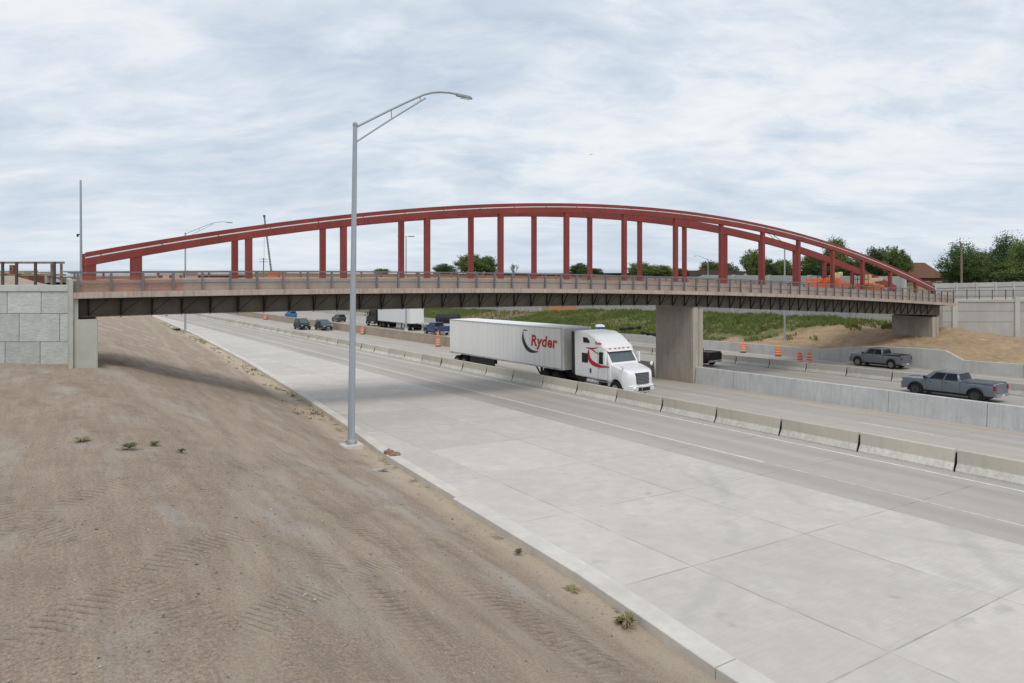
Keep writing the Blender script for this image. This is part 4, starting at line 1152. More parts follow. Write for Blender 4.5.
def semi(n, a, hd, label, white=True, L=16.7):
    """tractor with sleeper and van trailer; local x=0 at the front bumper, +x forward"""
    e = empty('semi_truck', (n, a, zr(n,a)), hd, label, 'semi truck', None, (-PT if hd > 0 else PT)); FR = []
    P = M['white'] if white else M['blackpaint']
    TM = M['trailer'] if white else M['trailer2']
    # hood
    hx = lambda x: -2.05+(x+2.05)*.82 if x > -2.05 else x
    def zt(x): return lerp(x, [(-2.45,2.14),(-2.2,2.10),(-1.6,1.98),(-1.0,1.82),(-.65,1.70),(-.48,1.58),(-.42,1.40)])
    def w(x): return lerp(x, [(-2.45,1.16),(-2.0,1.22),(-1.2,1.24),(-.95,1.20),(-.65,1.04),(-.48,.86),(-.42,.78)])
    st = arch_stations([-2.45,-2.2,-1.0,-.75,-.6,-.48,-.42], (-1.66,), .62, .62, zt, w, .52)
    loft(st, 'hood', P, e, smooth=40)
    # cab shell
    prof = [(-1.98,.98),(-2.05,2.12),(-2.62,2.92),(-2.50,3.02),(-3.0,3.38),(-3.6,3.78),(-4.25,4.02),(-5.75,4.06),(-5.75,1.02)]
    cb = MB().extr(prof, -1.24, 1.24).build('cab', P, e, bevel=.11, seg=3, smooth=40)
    q = [(-2.055,-1.1,2.14),(-2.055,1.1,2.14),(-2.60,1.08,2.90),(-2.60,-1.08,2.90)]
    pane(q, .03,.97,.06,.93,(1,0,0), M['glass2'], 'windscreen', cb, .02)
    for s in (-1,1):
        y = s*1.245
        dw = MB().extr([(-2.42,2.02),(-2.75,2.80),(-3.12,2.80),(-3.18,2.02)], min(y,y+s*.012), max(y,y+s*.012)).build('door_window', M['glass'], cb, bevel=.004, seg=1)
        MB().box(-4.92,-4.28,min(y,y+s*.012),max(y,y+s*.012),1.98,2.62).build('sleeper_window', M['glass'], cb, bevel=.02, seg=1)
        MB().extr([(-4.75,3.32),(-4.75,3.68),(-4.35,3.66),(-4.12,3.48),(-4.06,3.32)], min(y,y+s*.012), max(y,y+s*.012)).build('upper_window', M['glass'], cb)
        for x0 in (-2.3,-3.26): MB().box(x0-.008,x0+.008,min(y,y+s*.004),max(y,y+s*.004),1.05,2.9).build('door_gap', M['dark'], cb)
        MB().box(-4.1,-3.95,min(y,y+s*.02),max(y,y+s*.02),1.35,1.65).build('vent', M['dark'], cb)
        MB().box(-3.14,-3.02,min(y,y+s*.03),max(y,y+s*.03),1.72,1.78).build('door_handle', M['chrome'], cb)
        # mirrors
        mr = MB(); mr.box(-2.42,-2.22,s*1.48-.06,s*1.48+.06,2.05,2.72); mr.tube([(-2.4,s*1.24,2.2),(-2.32,s*1.48,2.2)],.025,5); mr.tube([(-2.4,s*1.24,2.62),(-2.32,s*1.48,2.62)],.025,5)
        mr.build('door_mirror', P if white else M['dark'], e, bevel=.02, seg=1)
        hm = MB(); hm.tube([(-.75,s*.95,1.72),(-.55,s*1.25,2.02)],.022,6); FR.append(hm.build('hood_mirror_arm', M['dark'], e))
        FR.append(MB().lathe([(.02,-.05),(.1,-.04),(.13,.02),(.05,.07)],12,(-.55,s*1.27,2.08),'x').build('hood_mirror', P if white else M['dark'], e, smooth=40))
        hl = MB().hexa([(-.45,s*.90,1.12),(-.16,s*.78,1.10),(-.14,s*.62,1.10),(-.4,s*.7,1.12),(-.75,s*1.165,1.30),(-.2,s*.86,1.32),(-.13,s*.64,1.30),(-.4,s*.7,1.30)])
        FR.append(hl.build('headlight', M['lens'], e, bevel=.01, seg=1))
        FR.append(MB().box(-.74,-.5,s*1.08-.06,s*1.08+.055,1.10,1.22).build('turn_signal', M['amber'], e, bevel=.01, seg=1))
        # tank, steps, skirts
        MB().lathe([(.30,-4.55),(.33,-4.5),(.33,-3.35),(.30,-3.30)],20,(0,s*.90,.72),'x').build('fuel_tank', M['alu'], e, smooth=40)
        for xx in (-4.3,-3.9,-3.55): MB().lathe([(.337,-.03),(.337,.03)],20,(xx,s*.90,.72),'x').build('tank_strap', M['chrome'], e, smooth=40)
        stp = MB(); stp.box(-3.25,-2.0,s*1.02-.14,s*1.02+.14,.48,.56); stp.box(-3.25,-2.0,s*1.05-.12,s*1.05+.12,.84,.90); stp.box(-3.25,-2.0,s*.85-.03,s*.85+.03,.45,1.0)
        stp.build('step', M['alu'], e, bevel=.01, seg=1)
        MB().box(-6.05,-5.755,s*1.20-.02,s*1.20+.02,1.15,4.0).build('side_extender', M['dark'], e)
    for k, yy in enumerate((-.8,-.35,0,.35,.8)): MB().box(-2.62,-2.5,yy-.07,yy+.07,3.0,3.07).build('marker_light', M['amber'], cb, bevel=.015, seg=1)
    vis = MB().hexa([(-2.60,-1.1,2.88),(-2.36,-1.1,2.84),(-2.36,1.1,2.84),(-2.60,1.1,2.88),(-2.62,-1.1,2.99),(-2.40,-1.1,2.90),(-2.40,1.1,2.90),(-2.62,1.1,2.99)]); vis.build('sun_visor', P, cb, bevel=.015, seg=1)
    # grille and bumper
    FR.append(MB().hexa([(-.10,-.52,.92),(.02,-.50,.92),(.02,.50,.92),(-.10,.52,.92),(-.16,-.60,1.62),(-.055,-.58,1.60),(-.055,.58,1.60),(-.16,.60,1.62)]).build('grille', M['rimdark'], e, bevel=.02, seg=1)); g = FR[-1]
    for k in range(7):
        z = .99+k*.085; x = .025-.011*k
        MB().box(x-.01,x+.018,-.50,.50,z,z+.022).build('grille_bar', M['chrome'], g)
    FR.append(MB().hexa([(-.62,-1.16,.36),(.06,-.86,.36),(.06,.86,.36),(-.62,1.16,.36),(-.62,-1.18,.90),(.08,-.88,.86),(.08,.88,.86),(-.62,1.18,.90)]).build('bumper', P, e, bevel=.06, seg=3, smooth=40))
    FR.append(MB().box(.04,.10,-.48,.48,.45,.72).build('bumper_opening', M['dark'], e, bevel=.02, seg=1))
    gd = MB()
    for s in (-1,1):
        gd.tube([(.1,s*.30,.42),(.26,s*.34,.50),(.30,s*.62,.52),(.2,s*.9,.55)], .035, 8); gd.tube([(.26,s*.34,.5),(.24,s*.34,.80)], .03, 6); gd.tube([(.24,s*.34,.78),(.22,s*.75,.80),(.12,s*.92,.74)], .03, 6)
    gd.tube([(.28,-.34,.5),(.28,.34,.5)], .035, 8)
    FR.append(gd.build('bumper_guard', M['chrome'], e, smooth=40))
    # chassis
    MB().box(-10.5,-.95,-.42,.42,.62,.98).build('chassis', M['dark'], e)
    MB().box(-9.3,-7.6,-.5,.5,.99,1.16).build('fifth_wheel', M['dark'], e)
    MB().box(-5.8,-.95,-.92,.92,.6,1.1).build('engine_bay', M['dark'], e)
    for s in (-1,1): wheel(e, -1.66, s*1.06, .52, .52, .30, M['alu'], s, 8, .55)
    for x in (-8.0,-9.3):
        for s in (-1,1):
            wheel(e, x, s*1.07, .51, .51, .28, M['rimdark'], s, 8, .55); wheel(e, x, s*.76, .51, .51, .26, M['rimdark'], s, 4, .55)
    # trailer
    f = -6.95; r = f-L
    tb = MB().box(r, f, -1.29, 1.29, 1.22, 4.17).build('trailer_body', TM, e, bevel=.025, seg=2)
    MB().box(f+.001, f+.03, -1.2,1.2,1.3,4.1).build('nose_panel', M['trfront'], tb)
    for s in (-1,1):
        k = 0; x = r+.45
        rb = MB()
        while x < f-.5:
            rb.box(x-.010,x+.010,min(s*1.29,s*1.297),max(s*1.29,s*1.297),1.36,4.05); x += .61
        rb.build('panel_seam', plain('seam_shadow', (.45,.45,.44), .6) if 'seam' not in M else M['seam'], tb)
        MB().box(r+.01,f-.01,min(s*1.29,s*1.315),max(s*1.29,s*1.315),1.20,1.32).build('bottom_rail', M['alu'], tb)
        MB().box(r+.01,f-.01,min(s*1.29,s*1.310),max(s*1.29,s*1.310),4.08,4.16).build('top_rail', M['alu'], tb)
        MB().box(f-.24,f-.02,min(s*1.291,s*1.306),max(s*1.291,s*1.306),1.33,4.07).build('corner_post', M['trfront'], tb)
        for xx in (r+.4, r+3.4, r+6, r+9, f-4, f-1): MB().box(xx-.1,xx+.1,min(s*1.315,s*1.325),max(s*1.315,s*1.325),1.235,1.275).build('side_marker', M['red_lamp'], tb)
        MB().box(r+3.5, r+(7.5 if s < 0 else 4.0), s*1.20-.02, s*1.20+.02, .32, 1.19).build('side_skirt', M['dark'], e)
        lg = MB(); lg.box(f-3.4,f-3.26,s*.75-.07,s*.75+.07,.28,1.2); lg.box(f-3.5,f-3.16,s*.75-.13,s*.75+.13,.22,.27); lg.tube([(f-3.33,s*.75,.5),(f-2.3,s*.75,1.18)],.06,6); lg.tube([(f-3.33,s*.75,.42),(f-4.1,s*.75,1.18)],.06,6)
        lg.build('landing_leg', M['dark'], e)
    MB().box(r+.6,r+3.0,-.5,.5,.7,1.2).build('bogie_frame', M['dark'], e)
    MB().box(r+.02,r+.12,-1.15,1.15,.50,.60).build('rear_guard', M['dark'], e)
    for s in (-1,1): MB().box(r-.02,r+.0,s*.65-.6,s*.65+.6,1.3,4.05).build('rear_door', TM, tb, bevel=.005, seg=1); MB().box(r-.03,r-.0,s*1.0-.1,s*1.0+.1,1.22,1.29).build('tail_light', M['red_lamp'], tb)
    for x in (r+1.15, r+2.4):
        for s in (-1,1):
            wheel(e, x, s*1.07, .51, .51, .28, M['rim'], s, 8, .55); wheel(e, x, s*.76, .51, .51, .26, M['rimdark'], s, 4, .55)
    if white:
        # lettering sits on the side facing the near shoulder: local -y side when heading -Y is world -X
        y = -1.302
        for side in (-1, 1):
            yy = side*1.302
            if side == -1: base = Matrix(((1.13,0,0,f-3.95),(0,0,1,yy),(0,1,0,2.72),(0,0,0,1)))
            else: base = Matrix(((-1.13,0,0,f-.85),(0,0,-1,yy),(0,1,0,2.72),(0,0,0,1)))
            text_mesh('Ryder', 1.12, .14, .034, 'lettering', M['red_text'], tb, base)
            sg = 1 if side == -1 else -1; ox = f-3.95 if side == -1 else f-.85
            pts = catmull([(-.95,3.72),(-1.02,3.45),(-1.0,3.15),(-.82,2.78),(-.45,2.45),(.05,2.28),(.62,2.26),(.98,2.32)])
            wd = [(.05+.32*math.sin(PI*min(1,i/(len(pts)-1)*1.05))**1.2) for i in range(len(pts))]
            ribbon([(ox+sg*p[0], p[1]) for p in pts], wd, yy, 0, 'swoosh', M['swooshdark'], tb, side)
            ribbon([(ox+sg*p[0], p[1]) for p in ((-1.05,3.78),(-.75,3.80),(-.4,3.76))], [.03,.10,.03], yy, 0, 'swoosh', M['swooshdark'], tb, side)
            # cab graphics: bold red crescent with crossing tail
            yc = side*1.2445+side*.001
            pts = catmull([(-4.18,2.85),(-4.22,2.55),(-4.08,2.20),(-3.70,1.98),(-3.3,1.90),(-2.9,1.86),(-2.1,1.90)])
            wd = [(.05+.26*math.sin(PI*(i/(len(pts)-1))**.75)) for i in range(len(pts))]
            ribbon(pts, wd, yc+side*.003, 0, 'red_crescent', M['swoosh'], cb, side)
            pts = catmull([(-4.45,3.02),(-4.1,2.96),(-3.75,2.98),(-3.2,3.08)])
            ribbon(pts, [.03+.09*math.sin(PI*i/(len(pts)-1)) for i in range(len(pts))], yc+side*.005, 0, 'red_stripe', M['swoosh'], cb, side)
            pts = catmull([(-4.0,2.98),(-3.75,2.86),(-3.4,2.74),(-3.0,2.60)])
            ribbon(pts, [.02+.07*math.sin(PI*i/(len(pts)-1)) for i in range(len(pts))], yc+side*.005, 0, 'red_stripe', M['swoosh'], cb, side)
            if side == -1: base = Matrix(((1,0,0,-3.52),(0,0,1,yc-.004),(0,1,0,3.28),(0,0,0,1)))
            else: base = Matrix(((-1,0,0,-2.95),(0,0,-1,yc+.004),(0,1,0,3.28),(0,0,0,1)))
            text_mesh('Ryder', .26, .12, .008, 'lettering', M['red_text'], cb, base)
        for o in FR: o.location.x = -.36
    return e
M['seam'] = plain('trailer_seam', (.60,.60,.585), .6)
semi(31.2, 32.0, -PI/2, 'white Ryder semi truck with long white trailer heading right')['label'] = 'white semi truck with red lettered long white trailer heading right'
semi(52.3, 130.3, PI/2, 'black cabbed semi truck with plain white trailer driving away to the left', white=False, L=14.2)

# ------------------------------------------------------------------ site clutter
def clutter():
    # portable toilet
    n, a = 62.3, 73.0; z = zr(n,a)
    e = empty('portable_toilet', (n,a,z), -.5, 'bright blue portable toilet with white roof behind the truck cab', 'portable toilet')
    MB().box(-.58,.58,-.58,.58,.12,2.05).build('cabin_shell', M['bluebright'], e, bevel=.04)
    MB().box(-.62,.62,-.62,.62,0,.118).build('skid', M['dark'], e)
    MB().hexa([(-.62,-.62,2.052),(.62,-.62,2.052),(.62,.62,2.052),(-.62,.62,2.052),(-.45,-.45,2.34),(.45,-.45,2.34),(.45,.45,2.34),(-.45,.45,2.34)]).build('roof', M['whiteroof'], e, bevel=.05, seg=2)
    d = MB().box(-.40,.40,-.61,-.585,.2,1.95).build('door', M['bluepaint'], e); MB().box(-.1,.1,-.62,-.612,1.45,1.6).build('door_sign', M['white_ref'], d)
    d.rotation_euler = (0,0,0)
    # culvert pipes
    for i, (x0, x1, y, r_) in enumerate(((437.2, 452.5, 318.3, 5.0),)):
        D = 118.; p0 = at(x0, y, D); p1 = at(x1+6, y+.3, D-1)
        mb = MB(); n_ = 14; pts = [p0.lerp(p1, k/n_) for k in range(n_+1)]
        mb.tube([tuple(p) for p in frange_pts(p0, p1, 24)], [r_/700*D*(1+.03*(k%2)) for k in range(25)], 18)
        tag(mb.build('culvert_pipe', M['pipe'], smooth=30), 'fat black ribbed pipe lying above the white trailer tail', 'pipe')
    # black silt cloth rolls on the slope
    for (x0,y0,x1,y1,D,lab) in ((620,329,640,327,92,'crumpled black silt cloth beside the truck roof'),(641,332,655,334,90,'short black silt cloth roll left of the pier'),(706,340.5,730,343,88,'long black silt cloth roll right of the pier')):
        p0 = at(x0,y0,D); p1 = at(x1,y1,D-1.5); mb = MB(); pts = frange_pts(p0,p1,16)
        pts = [Vector(p)+Vector((U(-.1,.1),U(-.1,.1),U(-.05,.05)-.08)) for p in pts]
        mb.tube(pts, [.17+.08*math.sin(i*.9)+U(-.03,.03) for i in range(len(pts))], 8); tag(mb.build('silt_cloth', M['tarp'], smooth=60), lab, 'silt cloth', 'black silt cloth on the slope')
    # marker post left of pier
    e = empty('marker_post', (39.6, 41.6, zr(39.6,41.6)), 0, 'thin dark marker post against the left side of the pier', 'post')
    MB().box(-.03,.03,-.03,.03,0,1.35).build('stake', M['dark'], e); MB().box(-.05,.05,-.05,.05,1.351,1.42).build('stake_cap', M['rail'], e)
    # boom lifts on the deck
    def lift(n, a, rz, lab, folded):
        z = zfas(n)+.27
        e = empty('boom_lift', (n,a,z), rz, lab, 'boom lift', 'orange and cream boom lifts on the bridge', 0, 1.15)
        MB().box(-1.3,1.3,-.75,.75,.25,.62).build('chassis', M['dark'], e, bevel=.04)
        for x in (-.95,.95):
            for s in (-1,1): wheel(e, x, s*.8, .36, .36, .28, M['cream'], s, 5)
        MB().box(-1.3,.15,-.8,.8,.66,1.35).build('counterweight_cover', M['orange2'], e, bevel=.1, seg=3)
        MB().box(.2,1.15,-.72,.72,.66,1.20).build('engine_cover', M['orange2'], e, bevel=.08, seg=3)
        if folded:
            B = MB(); B.hexa([(-1.2,-.16,1.38),(.9,-.16,1.75),(.9,.16,1.75),(-1.2,.16,1.38),(-1.2,-.16,1.70),(.9,-.16,2.05),(.9,.16,2.05),(-1.2,.16,1.70)]); b = B.build('boom', M['cream'], e, bevel=.03)
            MB().box(-.2,.35,-.2,.2,1.2,2.0).build('boom_riser', M['cream'], e, bevel=.05)
        else:
            B = MB(); B.hexa([(-.3,-.16,1.38),(2.1,-.16,1.55),(2.1,.16,1.55),(-.3,.16,1.38),(-.3,-.16,1.75),(2.1,-.16,1.80),(2.1,.16,1.80),(-.3,.16,1.75)]); B.build('boom', M['cream'], e, bevel=.03)
            MB().box(-.75,-.25,-.2,.2,1.3,2.1).build('boom_riser', M['cream'], e, bevel=.05)
        bk = MB()
        for zz in (1.2,1.7,2.15):
            bk.tube([(-1.5,-.45,zz),(-2.2,-.45,zz),(-2.2,.45,zz),(-1.5,.45,zz),(-1.5,-.45,zz)], .025, 5)
        for xx in (-1.5,-2.2):
            for s in (-1,1): bk.tube([(xx,s*.45,1.2),(xx,s*.45,2.15)], .025, 5)
        bk.box(-2.2,-1.5,-.45,.45,1.16,1.2)
        bk.build('basket', M['dark'], e)
    lift(62.6, 38.9, .1, 'left orange and cream boom lift parked on the bridge deck', True)
    lift(68.6, 38.9, .1, 'right orange and cream boom lift parked on the bridge deck', False)
    # red orange plastic barriers with net
    e = empty('safety_barrier', (59.2, 38.0, zfas(59.2)+.27), 0, 'bright red orange mesh safety barrier left of the boom lifts', 'safety barrier'); e.scale = (1,1,1.4)
    for k in range(4):
        x = -2.6+k*1.35
        MB().box(x,x+1.2,-.02,.02,.0,.16).build('foot_rail', M['orange'], e)
        MB().box(x,x+1.2,-.03,.03,1.0,1.15).build('barrier_top', M['orange'], e, bevel=.02)
        MB().box(x,x+.12,-.03,.03,.16,1.0).build('barrier_post', M['orange'], e)
        MB().box(x+1.08,x+1.2,-.03,.03,.16,1.0).build('barrier_post', M['orange'], e)
        MB().add([(x+.12,0,.16),(x+1.08,0,.16),(x+1.08,0,1.0),(x+.12,0,1.0)],[(0,1,2,3)]).build('net_panel', M['net'], e, norm=False)
    e = empty('barricade_drum', (78.2, 37.0, zfas(78.2)+.27), 0, 'small teal post drum at the right end of the bridge deck', 'drum')
    MB().lathe([(.16,0),(.15,.5),(.12,.95),(.05,1.02)],12).build('drum_body', M['teal'], e, smooth=40); MB().lathe([(.22,0),(.22,.05)],12).build('drum_base', M['dark'], e)
    # traffic cone near the blue pickup and one at the left end of the deck
    for (n,a,z,lab,s) in ((41.5, 80.5, zr(40.4,80.5)+1.0, 'red cone on the old median wall by the blue pickup', .9), (1.6, 36.9, zfas(1.6)+.27,'orange cone behind the railing at the left end of the bridge', .8)):
        e = empty('traffic_cone', (n,a,z), 0, lab, 'traffic cone', None, 0, s)
        MB().lathe([(.19,.03),(.03,.75),(.02,.76)],14).build('cone_body', M['orange'], e, smooth=40); MB().box(-.22,.22,-.22,.22,0,.03).build('cone_base', M['orange'], e)
        MB().lathe([(.128,.32),(.095,.46)],14).build('reflective_band', M['white_ref'], e, smooth=40)
    # lumps
    def lump(c, r, mat, name, lab, cat, n=2, parent=None, sq=.6, seed=0):
        bm = bmesh.new(); bmesh.ops.create_icosphere(bm, subdivisions=3, radius=1)
        for v in bm.verts:
            d = 1+.45*noise.noise(v.co*1.6+Vector((seed,0,0)))+.2*noise.noise(v.co*4+Vector((seed,0,3)))
            v.co = Vector((v.co.x*r[0]*d, v.co.y*r[1]*d, max(-.3, v.co.z)*r[2]*d))
        me = bpy.data.meshes.new(name); bm.to_mesh(me); bm.free(); me.materials.append(mat)
        for p in me.polygons: p.use_smooth = True
        o = bpy.data.objects.new(name, me); C.objects.link(o); o.location = c; return tag(o, lab, cat)
    n0, a0 = 10.98, 25.2; zk = zr(n0,a0)+.15
    lump((n0-.05,a0+.14,zk+.05),(.20,.17,.12),M['clod'],'dirt_clod','larger brown dirt clod on the kerb right of the lamp','dirt clod',seed=1)
    lump((n0+.05,a0-.22,zk+.035),(.22,.15,.10),M['clod'],'dirt_clod','smaller brown dirt clod on the kerb in front of the larger one','dirt clod',seed=5)
    n0, a0 = 9.65, 23.4; lump((n0,a0,bank(n0,a0)+.03),(.42,.16,.06),M['rubble'],'concrete_chunk','flat grey concrete chunk lying on the dirt below the lamp','rubble',seed=9)
    n0, a0 = 10.6, 18.2; lump((n0-.2,a0,bank(n0,a0)+.02),(.12,.16,.05),M['clod'],'dirt_clod','small clod tucked against the kerb at its stepped joint','dirt clod',seed=11)
    # drain box on the left verge
    e = MB().box(-.9,.9,-.35,.35,-.2,.12).build('drain_cover', M['pipe'], None, (14.6,111,bank(14.6,111)+.02), bevel=.03); tag(e, 'low black drain cover on the verge left of the distant lamp', 'drain cover')
    # bird
    p = at(591, 154.5, 75)
    b = bmesh.new()
    V = [b.verts.new(v) for v in ((-.05,-.16,0),(.0,-.05,.03),(.03,.12,0),(-.22,0,.07),(-.38,-.10,.02),(-.20,-.09,.05),(.26,-.02,.07),(.40,-.13,.0),(.22,-.10,.05),(.0,.0,-.04),(.04,-.2,0))]
    for f in ((0,1,9),(1,2,9),(0,9,10),(1,3,5),(3,4,5),(1,6,2),(1,8,6),(6,8,7),(0,5,1),(1,10,8),(2,3,1),(9,2,1)):
        try: b.faces.new([V[i] for i in f])
        except Exception: pass
    me = bpy.data.meshes.new('bird'); b.to_mesh(me); b.free(); me.materials.append(M['bird'])
    o = bpy.data.objects.new('bird', me); C.objects.link(o); o.location = p; o.rotation_euler = (0,0,YAWR); tag(o, 'tiny dark bird gliding in the cloudy sky above the arch', 'bird')
def frange_pts(p0, p1, n): return [tuple(Vector(p0).lerp(Vector(p1), k/n)) for k in range(n+1)]
clutter()

# ------------------------------------------------------------------ buildings
def house(x0, x1, ytop, ybot, D, rmat, wmat, label, hip=False, gable_end=True):
    s = D/700; w = (x1-x0)*s; p = at((x0+x1)/2, 268, D)
    z0 = 4.6; ze = 8-(ybot-268)*s; zt = 8-(ytop-268)*s; dpt = 7.
    e = empty('house', (p.x, p.y, z0), YAWR, label, 'house')
    h = ze-z0; t = zt-z0
    MB().box(-w/2+.3, w/2-.3, .3, dpt, -2, h).build('wall', wmat, e)
    if hip: r = MB().hexa([(-w/2,0,h),(w/2,0,h),(w/2,dpt+.3,h),(-w/2,dpt+.3,h),(-w/2+2.2,dpt/2,t),(w/2-2.2,dpt/2,t),(w/2-2.2,dpt/2+.15,t),(-w/2+2.2,dpt/2+.15,t)])
    else: r = MB().hexa([(-w/2,0,h),(w/2,0,h),(w/2,dpt+.3,h),(-w/2,dpt+.3,h),(-w/2,dpt/2,t),(w/2,dpt/2,t),(w/2,dpt/2+.15,t),(-w/2,dpt/2+.15,t)])
    rf = r.build('roof', rmat, e)
    MB().box(-w*.2,-w*.2+.6,dpt*.6,dpt*.6+.6,t-.8,t+.5).build('chimney', M['brick'], rf)
    for k in range(3):
        x = -w/2+w*(k+.7)/3.4
        f = MB().box(x-.5,x+.5,.24,.298,h-1.9,h-.6).build('window', M['siding'], e); MB().box(x-.42,x+.42,.20,.238,h-1.8,h-.7).build('pane', M['pane'], f)
    return e
house(692, 743, 270.5, 283, 150, M['roof_dark'], M['siding'], 'low house with long dark brown roof behind the right half of the arch')
def gable(x, D):
    s = D/700; p = at(x, 268, D)
    e = empty('garage', (p.x, p.y, 4.6), YAWR, 'small pale gabled garage at the right end of the dark roofed house', 'garage')
    w = 1.35; h = 8-(279.5-268)*s-4.6; t = 8-(272-268)*s-4.6
    mb = MB(); mb.extr([(-w,-2),(w,-2),(w,h),(0,t),(-w,h)], 0, 5); mb.build('wall', M['siding'], e)
    for q in (-1,1): MB().hexa([(0,-.2,t),(q*(w+.25),-.2,h-.2),(q*(w+.25),5.2,h-.2),(0,5.2,t),(0,-.2,t+.15),(q*(w+.25),-.2,h-.05),(q*(w+.25),5.2,h-.05),(0,5.2,t+.15)]).build('roof', M['roof_dark'], e)
gable(745.5, 140)
house(764, 792, 271.5, 280, 150, M['roof_grey'], M['siding'], 'house with low grey roof seen between two red posts', hip=False)
house(908, 948, 262.5, 278, 128, M['roof_brown'], M['brick'], 'brick house with large brown hip roof among the right trees', hip=True)
def far_town():
    D = 330; s = D/700
    def blk(name, x0, x1, yt, mat, label, wins, dep=10, D=D):
        s = D/700; p = at((x0+x1)/2, 268, D); w = (x1-x0)*s; t = 8-(yt-268)*s - 1.5
        e = empty(name, (p.x,p.y,1.5), YAWR, label, 'building'); MB().box(-w/2,w/2,0,dep,-1,t).build('wall', mat, e)
        MB().box(-w/2-.1,w/2+.1,-.1,dep+.1,t+.002,t+.3).build('parapet_cap', M['tan'], e)
        for k in range(wins):
            x = -w/2+w*(k+.5)/wins; f = MB().box(x-.7,x+.7,-.06,-.002,t-2.2,t-.8).build('window', M['siding'], e); MB().box(x-.6,x+.6,-.1,-.062,t-2.1,t-.9).build('pane', M['pane'], f)
    blk('brick_building', 4, 29, 276, M['brick'], 'long low red brick building seen under the timber guard rail', 4, D=300)
    blk('brick_tower', 9.3, 13.2, 265.5, M['brick'], 'small square brick tower rising above the far left roofs', 1, 2, D=320)
    blk('tan_building', -12, 24, 271.5, M['tan'], 'tan flat roofed building behind the red brick one', 5, D=340)
    blk('grey_building', 29, 40, 272.5, M['siding'], 'small grey building right of the red brick building', 2, D=345)
    blk('white_building', 156, 186, 272.8, M['siding'], 'pale flat building seen through the left railing', 3, D=260)
far_town()

# ------------------------------------------------------------------ trees
def crown_mesh(seed, n_clump, n_leaf, size, spread=(1,1,1), loose=.35, name='crown'):
    """unit crown (radius 1, height 0..2): leaf quads in clumps on an uneven shell"""
    rnd = random.Random(seed); mb = MB()
    cl = []
    for k in range(n_clump):
        th = rnd.uniform(0, 2*PI); u = rnd.uniform(-.9, 1); r = rnd.uniform(.25, .95)**.7
        q = math.sqrt(max(0,1-u*u))
        lob = 1+.22*math.sin(3*th+seed)+.15*math.sin(5*th+2*seed+u*3)
        cl.append((Vector((q*math.cos(th)*r*lob*spread[0], q*math.sin(th)*r*lob*spread[1], 1+u*r*spread[2])), rnd.uniform(.13,.30)))
    for c, rr in cl:
        for k in range(n_leaf):
            d = Vector((rnd.gauss(0,1), rnd.gauss(0,1), rnd.gauss(0,.75)))
            d = d.normalized()*rr*rnd.uniform(.3,1.45)
            p = c+d; s = size*rnd.uniform(.6,1.3)
            a = Vector((rnd.uniform(-1,1),rnd.uniform(-1,1),rnd.uniform(-1,1))).normalized(); b = a.orthogonal().normalized(); b.rotate(Matrix.Rotation(rnd.uniform(0,6.28),3,a)); c2 = a.cross(b)
            o = len(mb.v); mb.v += [tuple(p-b*s), tuple(p+c2*s*.55), tuple(p+b*s), tuple(p-c2*s*.55)]; mb.f.append((o,o+1,o+2,o+3))
    me = bpy.data.meshes.new(name); me.from_pydata(mb.v, [], mb.f); me.update(); return me
CR = [crown_mesh(s, 130, 70, .055, sp) for s, sp in ((1,(1,1,.95)),(2,(1.1,1,.85)),(3,(.95,1,1)),(4,(1,1,.8)),(5,(1.15,1,.7)))]
CRB = [crown_mesh(s, 170, 70, .036, sp) for s, sp in ((11,(1,1,.95)),(12,(1.1,1,.9)),(13,(1,1,1.05)))]
def trunk_mesh(seed, n=7):
    rnd = random.Random(seed); mb = MB()
    mb.tube([(0,0,-.35),(.02,.01,.4),(.0,.03,1.0),(.03,0,1.6)], [.075,.055,.035,.012], 8)
    for k in range(n):
        th = 2*PI*k/n+rnd.uniform(-.3,.3); z = rnd.uniform(.15,1.0); L_ = rnd.uniform(.5,.9)
        mb.tube([(0,0,z),(math.cos(th)*L_*.5,math.sin(th)*L_*.5,z+L_*.35),(math.cos(th)*L_,math.sin(th)*L_,z+L_*.8)], [.028,.018,.006], 5)
    me = bpy.data.meshes.new('trunk'); me.from_pydata(mb.v, [], mb.f); me.update(); return me
TR = [trunk_mesh(s) for s in (1,2)]
def tree(x, ytop, wpx, D, leafmat, label, big=False, zbase=4.8, idx=0, group='trees beyond the noise walls'):
    s = D/700; W = wpx*s/2; top = 8-(ytop-268)*s; p = at(x, 268, D)
    H = top-zbase
    e = empty('tree', (p.x, p.y, zbase), U(0,6), label, 'tree', group)
    me = (CRB if big else CR)[idx % (3 if big else 5)]
    hz = H*.50 if big else (H*.46 if H*.46 < W*1.6 else W*1.4)
    c = bpy.data.objects.new('crown', me.copy()); C.objects.link(c); c.parent = e; c.data.materials.append(M[leafmat])
    c.scale = (W, W, hz); c.location = (0,0,H-1.93*hz)
    t = bpy.data.objects.new('trunk', TR[idx % 2].copy()); C.objects.link(t); t.parent = e; t.data.materials.append(M['bark'])
    t.scale = (W*.9, W*.9, hz*1.0); t.location = (0,0,H-1.95*hz)
    if H-2.3*hz > 0: MB().tube([(0,0,-.3),(0,0,H-1.9*hz)], [.07*W+.05,.07*W], 8).build('lower_trunk', M['bark'], t.parent)
    return e
